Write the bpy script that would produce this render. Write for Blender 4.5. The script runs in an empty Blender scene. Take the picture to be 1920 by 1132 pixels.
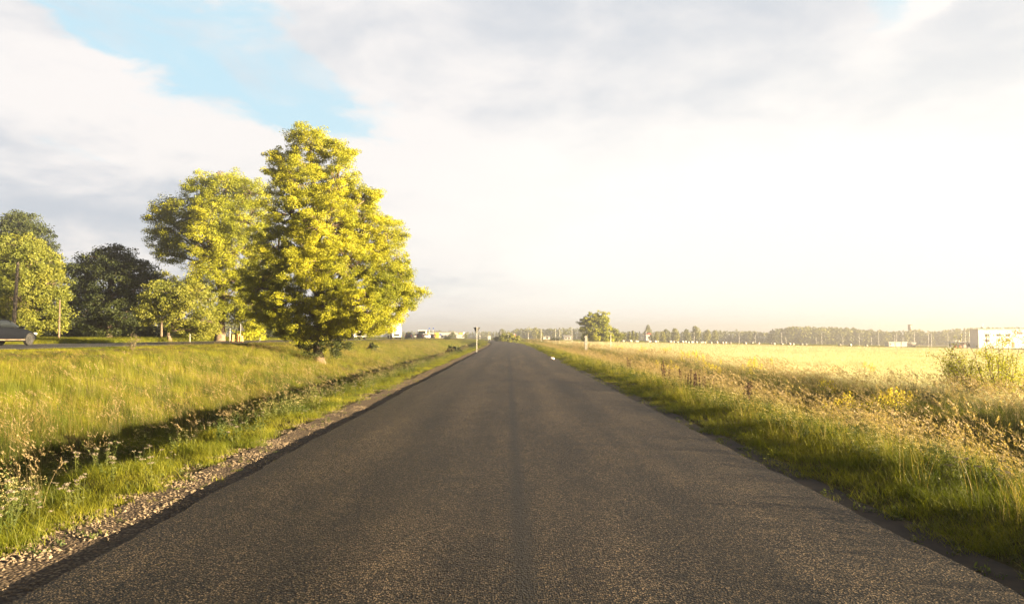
import bpy, math, random
import numpy as np
from mathutils import Vector, Matrix
R = math.radians
rng = np.random.default_rng(7)
random.seed(7)
scene = bpy.context.scene
COL = scene.collection

# ------------------------------------------------------------------ camera
EYE = 1.6
F = 1280.0; VX = 952.5; HY = 630.0
cam_d = bpy.data.cameras.new("camera"); cam = bpy.data.objects.new("camera", cam_d); COL.objects.link(cam)
cam_d.sensor_width = 36.0; cam_d.lens = 24.0; cam_d.clip_start = 0.05; cam_d.clip_end = 6000
cam.location = (0, 0, EYE)
cam.rotation_euler = (R(90 + 2.86), 0, R(-0.336))
scene.camera = cam

# ------------------------------------------------------------------ exposure
scene.view_settings.view_transform = 'Standard'
scene.view_settings.look = 'None'
scene.view_settings.exposure = 3.0
scene.view_settings.gamma = 1.0
scene.cycles.use_denoising = True
scene.cycles.max_bounces = 6
scene.cycles.diffuse_bounces = 3
scene.cycles.transmission_bounces = 3
scene.cycles.volume_bounces = 0

# ------------------------------------------------------------------ sun
SUN_EL, SUN_AZ = R(8.6), R(106.0)       # azimuth measured from +Y towards +X
sdir = Vector((math.sin(SUN_AZ) * math.cos(SUN_EL), math.cos(SUN_AZ) * math.cos(SUN_EL), math.sin(SUN_EL)))
sun_d = bpy.data.lights.new("sun", 'SUN'); sun = bpy.data.objects.new("sun", sun_d); COL.objects.link(sun)
sun_d.energy = 5.0; sun_d.angle = R(0.6); sun_d.color = (1.0, 0.77, 0.46)
sun.rotation_euler = sdir.to_track_quat('Z', 'Y').to_euler()
sun.location = (60, -10, 30)

# ------------------------------------------------------------------ node helper
class NT:
    def __init__(s, tree):
        s.t = tree; s.n = tree.nodes; s.l = tree.links
    def new(s, typ, **kw):
        n = s.n.new(typ)
        for k, v in kw.items(): setattr(n, k, v)
        return n
    def put(s, sock, v):
        if v is None: return
        if isinstance(v, bpy.types.NodeSocket): s.l.new(v, sock)
        else:
            if isinstance(v, (tuple, list)) and len(v) == 3 and sock.type == 'RGBA': v = (*v, 1.0)
            sock.default_value = v
    def m(s, op, a, b=None, c=None, clamp=False):
        n = s.new('ShaderNodeMath', operation=op); n.use_clamp = clamp
        s.put(n.inputs[0], a); s.put(n.inputs[1], b)
        if c is not None: s.put(n.inputs[2], c)
        return n.outputs[0]
    def mix(s, f, a, b, mode='MIX'):
        n = s.new('ShaderNodeMix', data_type='RGBA', blend_type=mode)
        s.put(n.inputs['Factor'], f); s.put(n.inputs[6], a); s.put(n.inputs[7], b)
        return n.outputs[2]
    def noise(s, vec, scale, detail=4, rough=0.55, dist=0.0):
        n = s.new('ShaderNodeTexNoise'); s.put(n.inputs['Vector'], vec)
        n.inputs['Scale'].default_value = scale; n.inputs['Detail'].default_value = detail
        n.inputs['Roughness'].default_value = rough; n.inputs['Distortion'].default_value = dist
        return n.outputs['Fac']
    def ss(s, x, lo, hi, a=0.0, b=1.0):
        n = s.new('ShaderNodeMapRange', interpolation_type='SMOOTHSTEP')
        s.put(n.inputs[0], x); s.put(n.inputs[1], lo); s.put(n.inputs[2], hi); s.put(n.inputs[3], a); s.put(n.inputs[4], b)
        return n.outputs[0]
    def comb(s, x, y, z):
        n = s.new('ShaderNodeCombineXYZ'); s.put(n.inputs[0], x); s.put(n.inputs[1], y); s.put(n.inputs[2], z); return n.outputs[0]

# ------------------------------------------------------------------ world sky
W = bpy.data.worlds.new("World"); scene.world = W; W.use_nodes = True
w = NT(W.node_tree); w.n.clear()
sky = w.new('ShaderNodeTexSky', sky_type='NISHITA'); sky.sun_disc = False
sky.sun_elevation = SUN_EL; sky.sun_rotation = SUN_AZ; sky.air_density = 1.0; sky.dust_density = 1.2
tc = w.new('ShaderNodeTexCoord'); sep = w.new('ShaderNodeSeparateXYZ'); w.l.new(tc.outputs['Generated'], sep.inputs[0])
dx, dy, dz = sep.outputs
az0 = w.m('ARCTAN2', dx, dy); el0 = w.m('ARCSINE', w.m('MINIMUM', w.m('MAXIMUM', dz, -1.0), 1.0))
zz = w.m('ADD', w.m('MAXIMUM', dz, 0.0), 0.16)
P = w.comb(w.m('DIVIDE', dx, zz), w.m('DIVIDE', dy, zz), 3.7)
n1 = w.noise(P, 1.35, 12, 0.62, 0.2)
n2 = w.noise(P, 2.6, 10, 0.60, 0.3)
n3 = w.noise(P, 0.55, 5, 0.5, 0.2)
P2_ = w.comb(w.m('ADD', w.m('DIVIDE', dx, zz), 9.1), w.m('DIVIDE', dy, zz), 1.3)
w1 = w.noise(P2_, 1.5, 8, 0.6, 0.3); w2 = w.noise(P2_, 2.3, 8, 0.6, 0.3)
az = w.m('ADD', az0, w.m('MULTIPLY', w.m('SUBTRACT', w1, 0.5), 0.42)); el = w.m('ADD', el0, w.m('MULTIPLY', w.m('SUBTRACT', w2, 0.5), 0.17))
def blob(a0, e0, sa, se, rot=0.0, wob=0.10):
    """a soft patch of the sky round one azimuth and elevation (degrees), its rim broken up by the cloud noise"""
    da = w.m('SUBTRACT', az, R(a0)); de = w.m('SUBTRACT', el, R(e0))
    c, s_ = math.cos(R(rot)), math.sin(R(rot))
    u = w.m('DIVIDE', w.m('ADD', w.m('MULTIPLY', da, c), w.m('MULTIPLY', de, s_)), R(sa))
    v = w.m('DIVIDE', w.m('SUBTRACT', w.m('MULTIPLY', de, c), w.m('MULTIPLY', da, s_)), R(se))
    q = w.m('ADD', w.m('MULTIPLY', u, u), w.m('MULTIPLY', v, v))
    return w.m('EXPONENT', w.m('MULTIPLY', q, -1.0))
def total(*a):
    r = a[0]
    for b in a[1:]: r = w.m('ADD', r, b)
    return r
gap = total(blob(-24, 21.5, 12, 4.6, -14), blob(-32, 24, 11, 4.0, -10), w.m('MULTIPLY', blob(-15, 17.5, 5, 2.0, -20), 0.7), w.m('MULTIPLY', blob(29, 24, 4, 3.0, 20), 0.7),
            w.m('MULTIPLY', blob(-32, 12.5, 6, 1.3, -12), 0.45), w.m('MULTIPLY', blob(-31, 16.5, 6, 1.0, -8), 0.3))
cov = w.m('ADD', w.m('SUBTRACT', w.m('ADD', n1, 0.42), w.m('MULTIPLY', gap, 0.62)), w.m('MULTIPLY', w.m('SUBTRACT', n2, 0.5), 0.35))
cover = w.m('MAXIMUM', w.ss(cov, 0.30, 0.62), w.m('MULTIPLY', w.ss(w.noise(w.comb(w.m('MULTIPLY', sep.outputs[0], 3.0), w.m('MULTIPLY', sep.outputs[2], 9.0), 2.0), 1.6, 10, 0.62, 0.6), 0.42, 0.72), 0.75))
# lit tops of the cumulus band and the blue-grey undersides below it
lit = total(blob(-27.5, 16.5, 14, 3.2, -9), w.m('MULTIPLY', blob(-4, 13, 8, 6), 0.5), w.m('MULTIPLY', blob(33.5, 24.5, 4.5, 1.2, 32), 1.3), w.m('MULTIPLY', blob(-33, 25, 4, 1.0, -28), 0.6))
dark = total(w.m('MULTIPLY', blob(10, 26, 24, 8.5, 0), 0.68), w.m('MULTIPLY', blob(-32, 9.5, 15, 3.4, -8), 0.75), w.m('MULTIPLY', blob(38, 21, 8, 6, 0), 0.65),
             w.m('MULTIPLY', blob(-34, 25, 7, 3.5, 0), 0.5), w.m('MULTIPLY', blob(-10, 4.2, 11, 1.0, 0), 0.45))
shade = w.m('ADD', w.m('SUBTRACT', dark, w.m('MULTIPLY', lit, 0.9)), w.m('MULTIPLY', w.m('SUBTRACT', n2, 0.50), 2.3))
shade = w.ss(w.m('ADD', shade, w.m('MULTIPLY', w.m('SUBTRACT', n3, 0.5), 1.1)), -0.35, 1.0)
K = 10.0 / 2 ** 3.0
def k(c, g=1.0): return tuple(x * K * g for x in c)
blue = w.mix(0.12, k((0.60, 0.86, 0.99)), w.mix(1.0, sky.outputs[0], (.43, .41, .38), 'MULTIPLY'))
cloud = w.mix(shade, k((1.0, 0.965, 0.945)), k((0.63, 0.68, 0.75)))
body = w.mix(cover, blue, cloud)
glow = total(w.m('MULTIPLY', blob(38, 4, 33, 13), 1.5), w.m('MULTIPLY', blob(12, 5, 16, 9.5), 0.6), w.m('MULTIPLY', blob(98, 11, 20, 12), 1.0))
body = w.mix(w.m('MINIMUM', w.m('MULTIPLY', glow, 0.95), 1.0), body, k((1.12, 1.10, 1.04)))
low = w.ss(el0, R(-2), R(3.2), 0.55, 0.0)
body = w.mix(low, body, k((1.0, 0.975, 0.935)))
high = w.m('MAXIMUM', w.ss(el, R(27), R(44), 0.0, 0.95), w.m('MULTIPLY', w.ss(w.m('ABSOLUTE', az), R(55), R(110), 0.0, 0.9), w.ss(w.m('ABSOLUTE', w.m('SUBTRACT', az, R(98))), R(15), R(45), 0.35, 1.0)))  # dims the unseen sky above and behind the camera to deepen ground shadows
body = w.mix(high, body, k((0.05, 0.085, 0.14)))
bg = w.new('ShaderNodeBackground'); bg.inputs['Strength'].default_value = 0.1
w.l.new(body, bg.inputs['Color'])
wo = w.new('ShaderNodeOutputWorld'); w.l.new(bg.outputs[0], wo.inputs[0])

# ------------------------------------------------------------------ tagging helpers
def tag(o, label=None, cat=None, group=None, kind=None):
    if label: o['label'] = label
    if cat: o['category'] = cat
    if group: o['group'] = group
    if kind: o['kind'] = kind
    return o
def empty(name, loc, rz=0.0, label=None, cat=None, group=None):
    o = bpy.data.objects.new(name, None); COL.objects.link(o)
    o.location = loc; o.rotation_euler = (0, 0, rz); o.empty_display_size = 0.3
    return tag(o, label, cat, group)
def copy_tree(o, parent=None):
    c = o.copy(); COL.objects.link(c); c.parent = parent
    for ch in o.children: copy_tree(ch, c)
    return c
def relabel(o, label, group=None):
    o['label'] = label
    if group: o['group'] = group

class MB:
    """collects geometry, then builds one mesh object"""
    def __init__(s): s.v = []; s.f = []; s.t = []; s.n = 0
    def add(s, V, Fs, tint=0.5):
        V = np.asarray(V, float).reshape(-1, 3)
        s.v.append(V); s.f.append((np.asarray(Fs, int) + s.n)); s.n += len(V)
        t = np.full(len(V), tint, float) if np.isscalar(tint) else np.asarray(tint, float)
        s.t.append(t); return s
    def box(s, c, d, rz=0.0, tint=0.5, taper=1.0):
        x, y, z = d[0] / 2, d[1] / 2, d[2] / 2
        V = np.array([[-x, -y, -z], [x, -y, -z], [x, y, -z], [-x, y, -z], [-x * taper, -y * taper, z], [x * taper, -y * taper, z], [x * taper, y * taper, z], [-x * taper, y * taper, z]])
        ca, sa = math.cos(rz), math.sin(rz)
        V = np.stack([V[:, 0] * ca - V[:, 1] * sa, V[:, 0] * sa + V[:, 1] * ca, V[:, 2]], 1) + np.array(c)
        return s.add(V, [[0, 3, 2, 1], [4, 5, 6, 7], [0, 1, 5, 4], [1, 2, 6, 5], [2, 3, 7, 6], [3, 0, 4, 7]], tint)
    def tube(s, pts, rad, n=8, tint=0.5, cap=True):
        pts = np.asarray(pts, float); rad = np.broadcast_to(np.asarray(rad, float), (len(pts),))
        d = np.gradient(pts, axis=0); d /= np.linalg.norm(d, axis=1)[:, None] + 1e-9
        ref = np.array([0, 0, 1.0]) if abs(d[0][2]) < 0.8 else np.array([1.0, 0, 0])
        V = []
        for i in range(len(pts)):
            a = np.cross(d[i], ref); a /= np.linalg.norm(a) + 1e-9; b = np.cross(d[i], a)
            th = np.arange(n) / n * 2 * math.pi
            V.append(pts[i] + rad[i] * (np.cos(th)[:, None] * a + np.sin(th)[:, None] * b))
        V = np.concatenate(V); q = []
        for i in range(len(pts) - 1):
            for j in range(n):
                k2 = (j + 1) % n
                q.append([i * n + j, i * n + k2, (i + 1) * n + k2, (i + 1) * n + j])
        base = s.n; s.add(V, q, tint)
        if cap and n == 8:
            s.f.append(np.array([[0, 1, 2, 3], [0, 3, 4, 7], [4, 5, 6, 7]]) + base)
            o = (len(pts) - 1) * n
            s.f.append(np.array([[3, 2, 1, 0], [7, 4, 3, 0], [7, 6, 5, 4]]) + base + o)
        return s
    def prism(s, poly, y0, y1, axis='y', tint=0.5):
        """poly: (a,b) outline in the plane across the axis; caps as n-gon fans"""
        n = len(poly); P0 = []; P1 = []
        for a, b in poly:
            if axis == 'y': P0.append((a, y0, b)); P1.append((a, y1, b))
            elif axis == 'x': P0.append((y0, a, b)); P1.append((y1, a, b))
            else: P0.append((a, b, y0)); P1.append((a, b, y1))
        s.add(P0 + P1, [[i, (i + 1) % n, (i + 1) % n + n, i + n] for i in range(n)], tint)
        base = s.n - 2 * n
        s.f.append([list(range(base, base + n))]); s.f.append([list(range(base + 2 * n - 1, base + n - 1, -1))])
        return s
    def lathe(s, prof, n=16, c=(0, 0, 0), tint=0.5):
        V = []
        for r_, z_ in prof:
            for j in range(n):
                th = 2 * math.pi * j / n
                V.append((c[0] + r_ * math.cos(th), c[1] + r_ * math.sin(th), c[2] + z_))
        q = [[i * n + j, i * n + (j + 1) % n, (i + 1) * n + (j + 1) % n, (i + 1) * n + j] for i in range(len(prof) - 1) for j in range(n)]
        return s.add(V, q, tint)
    def mesh(s, name):
        V = np.concatenate(s.v); T = np.concatenate(s.t)
        loops = []; sizes = []
        for fa in s.f:
            fa = np.asarray(fa)
            loops.append(fa.reshape(-1)); sizes.append(np.full(fa.shape[0], fa.shape[1]))
        L = np.concatenate(loops).astype(np.int32); S = np.concatenate(sizes).astype(np.int32)
        me = bpy.data.meshes.new(name)
        me.vertices.add(len(V)); me.vertices.foreach_set('co', V.astype(np.float32).ravel())
        me.loops.add(len(L)); me.loops.foreach_set('vertex_index', L)
        me.polygons.add(len(S)); st = np.concatenate([[0], np.cumsum(S)[:-1]]).astype(np.int32)
        me.polygons.foreach_set('loop_start', st)
        at = me.attributes.new('tint', 'FLOAT', 'POINT'); at.data.foreach_set('value', T.astype(np.float32))
        me.update(calc_edges=True); me.validate()
        return me
    def build(s, name, mat, parent=None, smooth=False, bevel=0.0, link=True):
        me = s.mesh(name); me.materials.append(mat)
        me.polygons.foreach_set('use_smooth', np.full(len(me.polygons), bool(smooth)))
        o = bpy.data.objects.new(name, me)
        if link: COL.objects.link(o)
        o.parent = parent
        if bevel:
            b = o.modifiers.new('bevel', 'BEVEL'); b.width = bevel; b.segments = 2; b.limit_method = 'ANGLE'
        return o

# ------------------------------------------------------------------ materials
def material(name):
    mt = bpy.data.materials.new(name); mt.use_nodes = True
    t = NT(mt.node_tree); t.n.clear()
    out = t.new('ShaderNodeOutputMaterial'); return mt, t, out
def principled(t, col, rough=0.7, metal=0.0, spec=0.5, normal=None):
    p = t.new('ShaderNodeBsdfPrincipled'); t.put(p.inputs['Base Color'], col); t.put(p.inputs['Roughness'], rough)
    t.put(p.inputs['Metallic'], metal); t.put(p.inputs['Specular IOR Level'], spec)
    if normal is not None: t.l.new(normal, p.inputs['Normal'])
    return p
def simple(name, col, rough=0.6, metal=0.0, var=0.15, scale=6.0, spec=0.5, bump=0.0):
    mt, t, out = material(name); g = t.new('ShaderNodeTexCoord')
    f = t.noise(g.outputs['Object'], scale, 5, 0.6)
    c = t.mix(t.ss(f, 0.3, 0.7), tuple(x * (1 - var) for x in col), tuple(min(1, x * (1 + var)) for x in col))
    nrm = None
    if bump:
        b = t.new('ShaderNodeBump'); b.inputs['Strength'].default_value = 0.6; b.inputs['Distance'].default_value = bump
        t.l.new(t.noise(g.outputs['Object'], scale * 3, 6, 0.65), b.inputs['Height']); nrm = b.outputs[0]
    p = principled(t, c, rough, metal, spec, nrm); t.l.new(p.outputs[0], out.inputs[0]); return mt
def foliage(name, ca, cb, cdry=None, transl=0.35, patch=0.25, rough=0.55, gain=2.6):
    """leaf / blade material: ca..cb by patches of ground and by plant, tint > 0.7 is the dry or flowering colour"""
    mt, t, out = material(name)
    geo = t.new('ShaderNodeNewGeometry'); oi = t.new('ShaderNodeObjectInfo'); at = t.new('ShaderNodeAttribute', attribute_name='tint')
    n = t.noise(geo.outputs['Position'], patch, 4, 0.6)
    f = t.m('ADD', t.m('MULTIPLY', t.m('SUBTRACT', n, 0.5), gain), t.m('ADD', t.m('MULTIPLY', oi.outputs['Random'], 0.35), t.m('MULTIPLY', at.outputs['Fac'], 0.7)))
    c = t.mix(t.m('ADD', f, -0.05, clamp=True), ca, cb)
    if cdry is not None:
        c = t.mix(t.ss(at.outputs['Fac'], 0.68, 0.78), c, cdry)
    p = principled(t, c, rough, 0.0, 0.25)
    tr = t.new('ShaderNodeBsdfTranslucent'); t.l.new(t.mix(1.0, c, (1.25, 1.3, 0.7), 'MULTIPLY'), tr.inputs[0])
    mx = t.new('ShaderNodeMixShader'); mx.inputs[0].default_value = transl
    t.l.new(p.outputs[0], mx.inputs[1]); t.l.new(tr.outputs[0], mx.inputs[2]); t.l.new(mx.outputs[0], out.inputs[0]); return mt

def asphalt(name, ca, cb, joint=True):
    mt, t, out = material(name); g = t.new('ShaderNodeTexCoord'); O = g.outputs['Object']
    sp = t.new('ShaderNodeSeparateXYZ'); t.l.new(O, sp.inputs[0])
    v = t.new('ShaderNodeTexVoronoi'); v.inputs['Scale'].default_value = 72; t.l.new(O, v.inputs['Vector'])
    v2 = t.new('ShaderNodeTexVoronoi'); v2.inputs['Scale'].default_value = 34; t.l.new(O, v2.inputs['Vector'])
    vs = t.new('ShaderNodeSeparateColor'); t.l.new(v.outputs['Color'], vs.inputs[0])
    stone = t.m('POWER', vs.outputs[0], 1.9)
    c = t.mix(stone, ca, cb)
    c = t.mix(t.ss(v.outputs['Distance'], 0.30, 0.62), c, tuple(x * 0.35 for x in ca))      # bitumen between the stones
    st = t.comb(t.m('MULTIPLY', sp.outputs[0], 1.0), t.m('MULTIPLY', sp.outputs[1], 0.13), 0.0)
    big = t.noise(st, 1.3, 5, 0.6)
    c = t.mix(1.0, c, t.mix(t.ss(big, 0.3, 0.7), (0.60, 0.60, 0.60), (1.35, 1.32, 1.25)), 'MULTIPLY')
    pat = t.noise(O, 1.7, 5, 0.7)
    c = t.mix(1.0, c, t.mix(t.ss(pat, 0.35, 0.7), (0.82, 0.82, 0.84), (1.15, 1.13, 1.08)), 'MULTIPLY')
    if joint:                                            # polished wheel paths, darker oil line between them
        for xc_, g_ in ((-2.0, 1.28), (-0.75, 1.22), (0.95, 1.25), (2.2, 1.3), (-1.35, 0.76), (1.6, 0.76)):
            d_ = t.m('ABSOLUTE', t.m('SUBTRACT', t.m('ADD', sp.outputs[0], t.m('MULTIPLY', t.m('SUBTRACT', big, 0.5), 0.5)), xc_))
            c = t.mix(t.ss(d_, 0.0, 0.38, 1.0, 0.0), c, t.mix(1.0, c, (g_, g_, g_), 'MULTIPLY'))
        spots_ = t.ss(t.noise(O, 0.9, 3, 0.5), 0.66, 0.70); c = t.mix(t.m('MULTIPLY', spots_, 0.45), c, (0.015, 0.014, 0.012))
    h = t.m('SUBTRACT', t.m('MULTIPLY', vs.outputs[1], 0.5), v.outputs['Distance'])
    h = t.m('ADD', h, t.m('MULTIPLY', v2.outputs['Distance'], -0.6))
    if joint:                                            # darker longitudinal seam and fine cracking beside it
        wob = t.m('MULTIPLY', t.m('SUBTRACT', t.noise(st, 2.0, 4), 0.5), 0.12)
        d = t.m('ABSOLUTE', t.m('SUBTRACT', t.m('ADD', sp.outputs[0], wob), 0.1))
        c = t.mix(t.ss(d, 0.0, 0.15, 0.8, 0.0), c, (0.012, 0.011, 0.010))
        vc = t.new('ShaderNodeTexVoronoi', feature='DISTANCE_TO_EDGE'); vc.inputs['Scale'].default_value = 2.2
        wv = t.new('ShaderNodeVectorMath', operation='ADD'); t.l.new(O, wv.inputs[0])
        nv = t.new('ShaderNodeTexNoise'); nv.inputs['Scale'].default_value = 5; t.l.new(O, nv.inputs['Vector']); t.l.new(nv.outputs['Color'], wv.inputs[1])
        t.l.new(wv.outputs[0], vc.inputs['Vector'])
        dc = t.m('ABSOLUTE', t.m('ADD', sp.outputs[0], 0.35))
        cr = t.m('MULTIPLY', t.ss(vc.outputs['Distance'], 0.0, 0.03, 1.0, 0.0), t.m('MULTIPLY', t.ss(dc, 0.15, 1.1, 0.9, 0.0), t.ss(t.noise(O, 0.5, 2), 0.40, 0.55)))
        c = t.mix(cr, c, (0.008, 0.008, 0.008)); h = t.m('SUBTRACT', h, t.m('MULTIPLY', cr, 1.5))
    b = t.new('ShaderNodeBump'); b.inputs['Strength'].default_value = 1.0; b.inputs['Distance'].default_value = 0.006; t.l.new(h, b.inputs['Height'])
    p = principled(t, c, 0.66, 0.0, 0.22, b.outputs[0]); t.l.new(p.outputs[0], out.inputs[0]); return mt

M = {}
M['asphalt'] = asphalt('asphalt', (0.011, 0.0095, 0.007), (0.195, 0.15, 0.10))
M['highway'] = asphalt('highway_asphalt', (0.05, 0.05, 0.05), (0.13, 0.125, 0.12), joint=False)
M['paint'] = simple('white_paint', (0.7, 0.68, 0.64), 0.6, var=0.12, scale=8)
M['stone'] = simple('gravel_stone', (0.17, 0.13, 0.085), 0.9, var=0.45, scale=9)
M['bark'] = simple('bark', (0.13, 0.095, 0.065), 0.9, var=0.4, scale=3.5, bump=0.03)
M['wood'] = simple('grey_wood', (0.20, 0.165, 0.13), 0.85, var=0.25, scale=4)
M['metal'] = simple('galvanised', (0.42, 0.42, 0.41), 0.45, 0.7, var=0.1)
M['signback'] = simple('sign_back', (0.14, 0.14, 0.14), 0.6, 0.3, var=0.1)
M['white'] = simple('white_coat', (0.60, 0.585, 0.56), 0.5, var=0.05, scale=1.0)
M['concrete'] = simple('concrete', (0.34, 0.325, 0.30), 0.85, var=0.2, scale=3)
M['red'] = simple('red_coat', (0.55, 0.03, 0.02), 0.45, var=0.1)
M['yellow'] = simple('yellow_cladding', (0.80, 0.55, 0.03), 0.5, var=0.05)
M['blue'] = simple('blue_sign', (0.05, 0.12, 0.45), 0.5, var=0.05)
M['green'] = simple('green_band', (0.04, 0.35, 0.10), 0.5, var=0.05)
M['pinkwhite'] = simple('pinkish_wall', (0.80, 0.72, 0.70), 0.7, var=0.04, scale=0.3)
M['darkwin'] = simple('dark_glass', (0.012, 0.015, 0.018), 0.15, var=0.1, spec=0.3)
M['roof'] = simple('roof_sheet', (0.32, 0.30, 0.29), 0.6, var=0.12)
M['redroof'] = simple('red_roof_tile', (0.36, 0.10, 0.06), 0.75, var=0.2)
M['tyre'] = simple('tyre_rubber', (0.018, 0.018, 0.018), 0.85, var=0.2)
M['rim'] = simple('alloy_rim', (0.06, 0.06, 0.06), 0.45, 0.5, var=0.1)
M['bale'] = simple('wrapped_bale', (0.38, 0.34, 0.29), 0.6, var=0.1)
M['plastic'] = simple('pale_plastic', (0.62, 0.55, 0.56), 0.4, var=0.12, scale=10, bump=0.02)
M['flowerwhite'] = simple('yarrow_petals', (0.19, 0.16, 0.115), 0.8, var=0.15, scale=30)
M['brick'] = simple('tower_brick', (0.30, 0.16, 0.10), 0.85, var=0.2)
M['brown'] = simple('brown_dirt', (0.028, 0.019, 0.012), 0.95, var=0.3)
def paintmat(name, col):
    mt, t, out = material(name); p = principled(t, col, 0.35, 0.0, 0.04); t.l.new(p.outputs[0], out.inputs[0]); return mt
M['carblack'] = paintmat('dark_car_paint', (0.006, 0.007, 0.010)); M['carsilver'] = paintmat('silver_car_paint', (0.42, 0.43, 0.44))
M['carred'] = paintmat('dark_red_car_paint', (0.18, 0.012, 0.01)); M['carwhite'] = paintmat('white_car_paint', (0.72, 0.71, 0.68))
M['lampglass'] = simple('headlamp_glass', (0.55, 0.55, 0.52), 0.15, var=0.05); M['tail'] = simple('tail_lamp', (0.35, 0.01, 0.01), 0.25, var=0.05)

M['leafgold'] = foliage('golden_green_leaves', (0.17, 0.19, 0.012), (0.50, 0.47, 0.03), (0.30, 0.15, 0.03), 0.36, 0.30)
M['leafgreen'] = foliage('green_leaves', (0.19, 0.21, 0.013), (0.50, 0.48, 0.03), (0.22, 0.16, 0.03), 0.34, 0.30)
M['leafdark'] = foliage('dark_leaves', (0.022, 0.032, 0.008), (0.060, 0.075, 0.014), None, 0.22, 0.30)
M['leafolive'] = foliage('olive_leaves', (0.13, 0.15, 0.022), (0.28, 0.27, 0.04), None, 0.34, 0.35)
M['leaffar'] = foliage('woodland_leaves', (0.10, 0.11, 0.02), (0.26, 0.25, 0.04), None, 0.25, 0.035)
M['grass'] = foliage('meadow_grass_blades', (0.026, 0.052, 0.004), (0.185, 0.16, 0.013), (0.25, 0.18, 0.065), 0.38, 0.30, gain=4.5)
M['grassgreen'] = foliage('verge_grass_blades', (0.085, 0.11, 0.007), (0.27, 0.25, 0.02), (0.32, 0.24, 0.08), 0.40, 0.5)
M['grasstan'] = foliage('dry_grass_blades', (0.065, 0.085, 0.012), (0.18, 0.17, 0.03), (0.30, 0.23, 0.125), 0.36, 0.25)
M['crop'] = foliage('crop_blades', (0.34, 0.32, 0.21), (0.46, 0.43, 0.31), (0.52, 0.48, 0.36), 0.35, 0.06)
M['herb'] = foliage('herb_leaves', (0.045, 0.070, 0.014), (0.15, 0.15, 0.035), (0.40, 0.34, 0.16), 0.30, 0.8)
M['dock'] = simple('dock_seed', (0.06, 0.026, 0.018), 0.9, var=0.3, scale=20)
M['goldenrod'] = simple('goldenrod_flower', (0.62, 0.52, 0.02), 0.8, var=0.15, scale=20)

# ground: earth with patches of thatch; the field is paler
mt, t, out = material('ground_soil'); g = t.new('ShaderNodeNewGeometry'); Pn = g.outputs['Position']
sp = t.new('ShaderNodeSeparateXYZ'); t.l.new(Pn, sp.inputs[0])
a = t.noise(Pn, 0.25, 6, 0.65); b_ = t.noise(Pn, 9.0, 6, 0.7)
c = t.mix(t.ss(a, 0.3, 0.7), (0.050, 0.048, 0.014), (0.115, 0.090, 0.030)); c = t.mix(t.ss(b_, 0.35, 0.75), c, (0.040, 0.028, 0.014))
fld = t.m('MULTIPLY', t.ss(sp.outputs[0], 9.0, 14.0), t.ss(sp.outputs[1], 600.0, 300.0))
c = t.mix(fld, c, t.mix(t.ss(t.noise(t.comb(t.m('MULTIPLY', sp.outputs[0], 0.03), t.m('MULTIPLY', sp.outputs[1], 0.4), 0.0), 1.0, 5), 0.35, 0.65), (0.26, 0.20, 0.07), (0.40, 0.31, 0.12)))
bp = t.new('ShaderNodeBump'); bp.inputs['Distance'].default_value = 0.03; t.l.new(b_, bp.inputs['Height'])
p = principled(t, c, 0.95, 0, 0.1, bp.outputs[0]); t.l.new(p.outputs[0], out.inputs[0]); M['ground'] = mt
# gravel bed
mt, t, out = material('gravel_bed'); g = t.new('ShaderNodeTexCoord'); O = g.outputs['Object']
v = t.new('ShaderNodeTexVoronoi'); v.inputs['Scale'].default_value = 34; t.l.new(O, v.inputs['Vector'])
sc_ = t.new('ShaderNodeSeparateColor'); t.l.new(v.outputs['Color'], sc_.inputs[0])
c = t.mix(sc_.outputs[0], (0.11, 0.08, 0.05), (0.27, 0.205, 0.13)); c = t.mix(t.ss(v.outputs['Distance'], 0.3, 0.6), c, (0.07, 0.05, 0.035))
c = t.mix(t.ss(t.noise(O, 2.2, 5, 0.7), 0.48, 0.68), c, (0.10, 0.075, 0.05))
h = t.m('SUBTRACT', t.m('MULTIPLY', sc_.outputs[1], 0.7), v.outputs['Distance'])
bp = t.new('ShaderNodeBump'); bp.inputs['Distance'].default_value = 0.014; t.l.new(h, bp.inputs['Height'])
p = principled(t, c, 0.9, 0, 0.2, bp.outputs[0]); t.l.new(p.outputs[0], out.inputs[0]); M['gravel'] = mt

# ------------------------------------------------------------------ terrain
_Y = np.arange(-60, 3001, 1.0)
_C = np.interp(_Y, [-60, 118, 136, 160, 186, 230, 273, 310, 341, 380, 420, 3000], [.09, .09, -.1, -.9, -2.1, -4.0, -6.6, -10.2, -14.5, -21, -25.5, -25.5])
_k = np.ones(17) / 17; _C = np.convolve(np.pad(_C, 8, mode='edge'), _k, 'valid')
def cl(Y): return np.interp(Y, _Y, _C)
def hwz(Y): return np.interp(Y, [-100, 90, 190, 300, 420, 700], [1.05, 1.05, 0.85, 0.5, 0.15, 0.0])
def ss(x, a, b):
    t_ = np.clip((x - a) / (b - a), 0, 1); return t_ * t_ * (3 - 2 * t_)
def bumps(X, Y):
    return (np.sin(X * 0.9 + np.sin(Y * 0.31) * 1.7) * np.sin(Y * 0.53 + 1.3 + np.sin(X * 0.4)) * 0.5 + np.sin(X * 2.3 + 1.0 + Y * 0.7) * np.sin(Y * 1.7 - X * 0.9) * 0.3)
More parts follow.
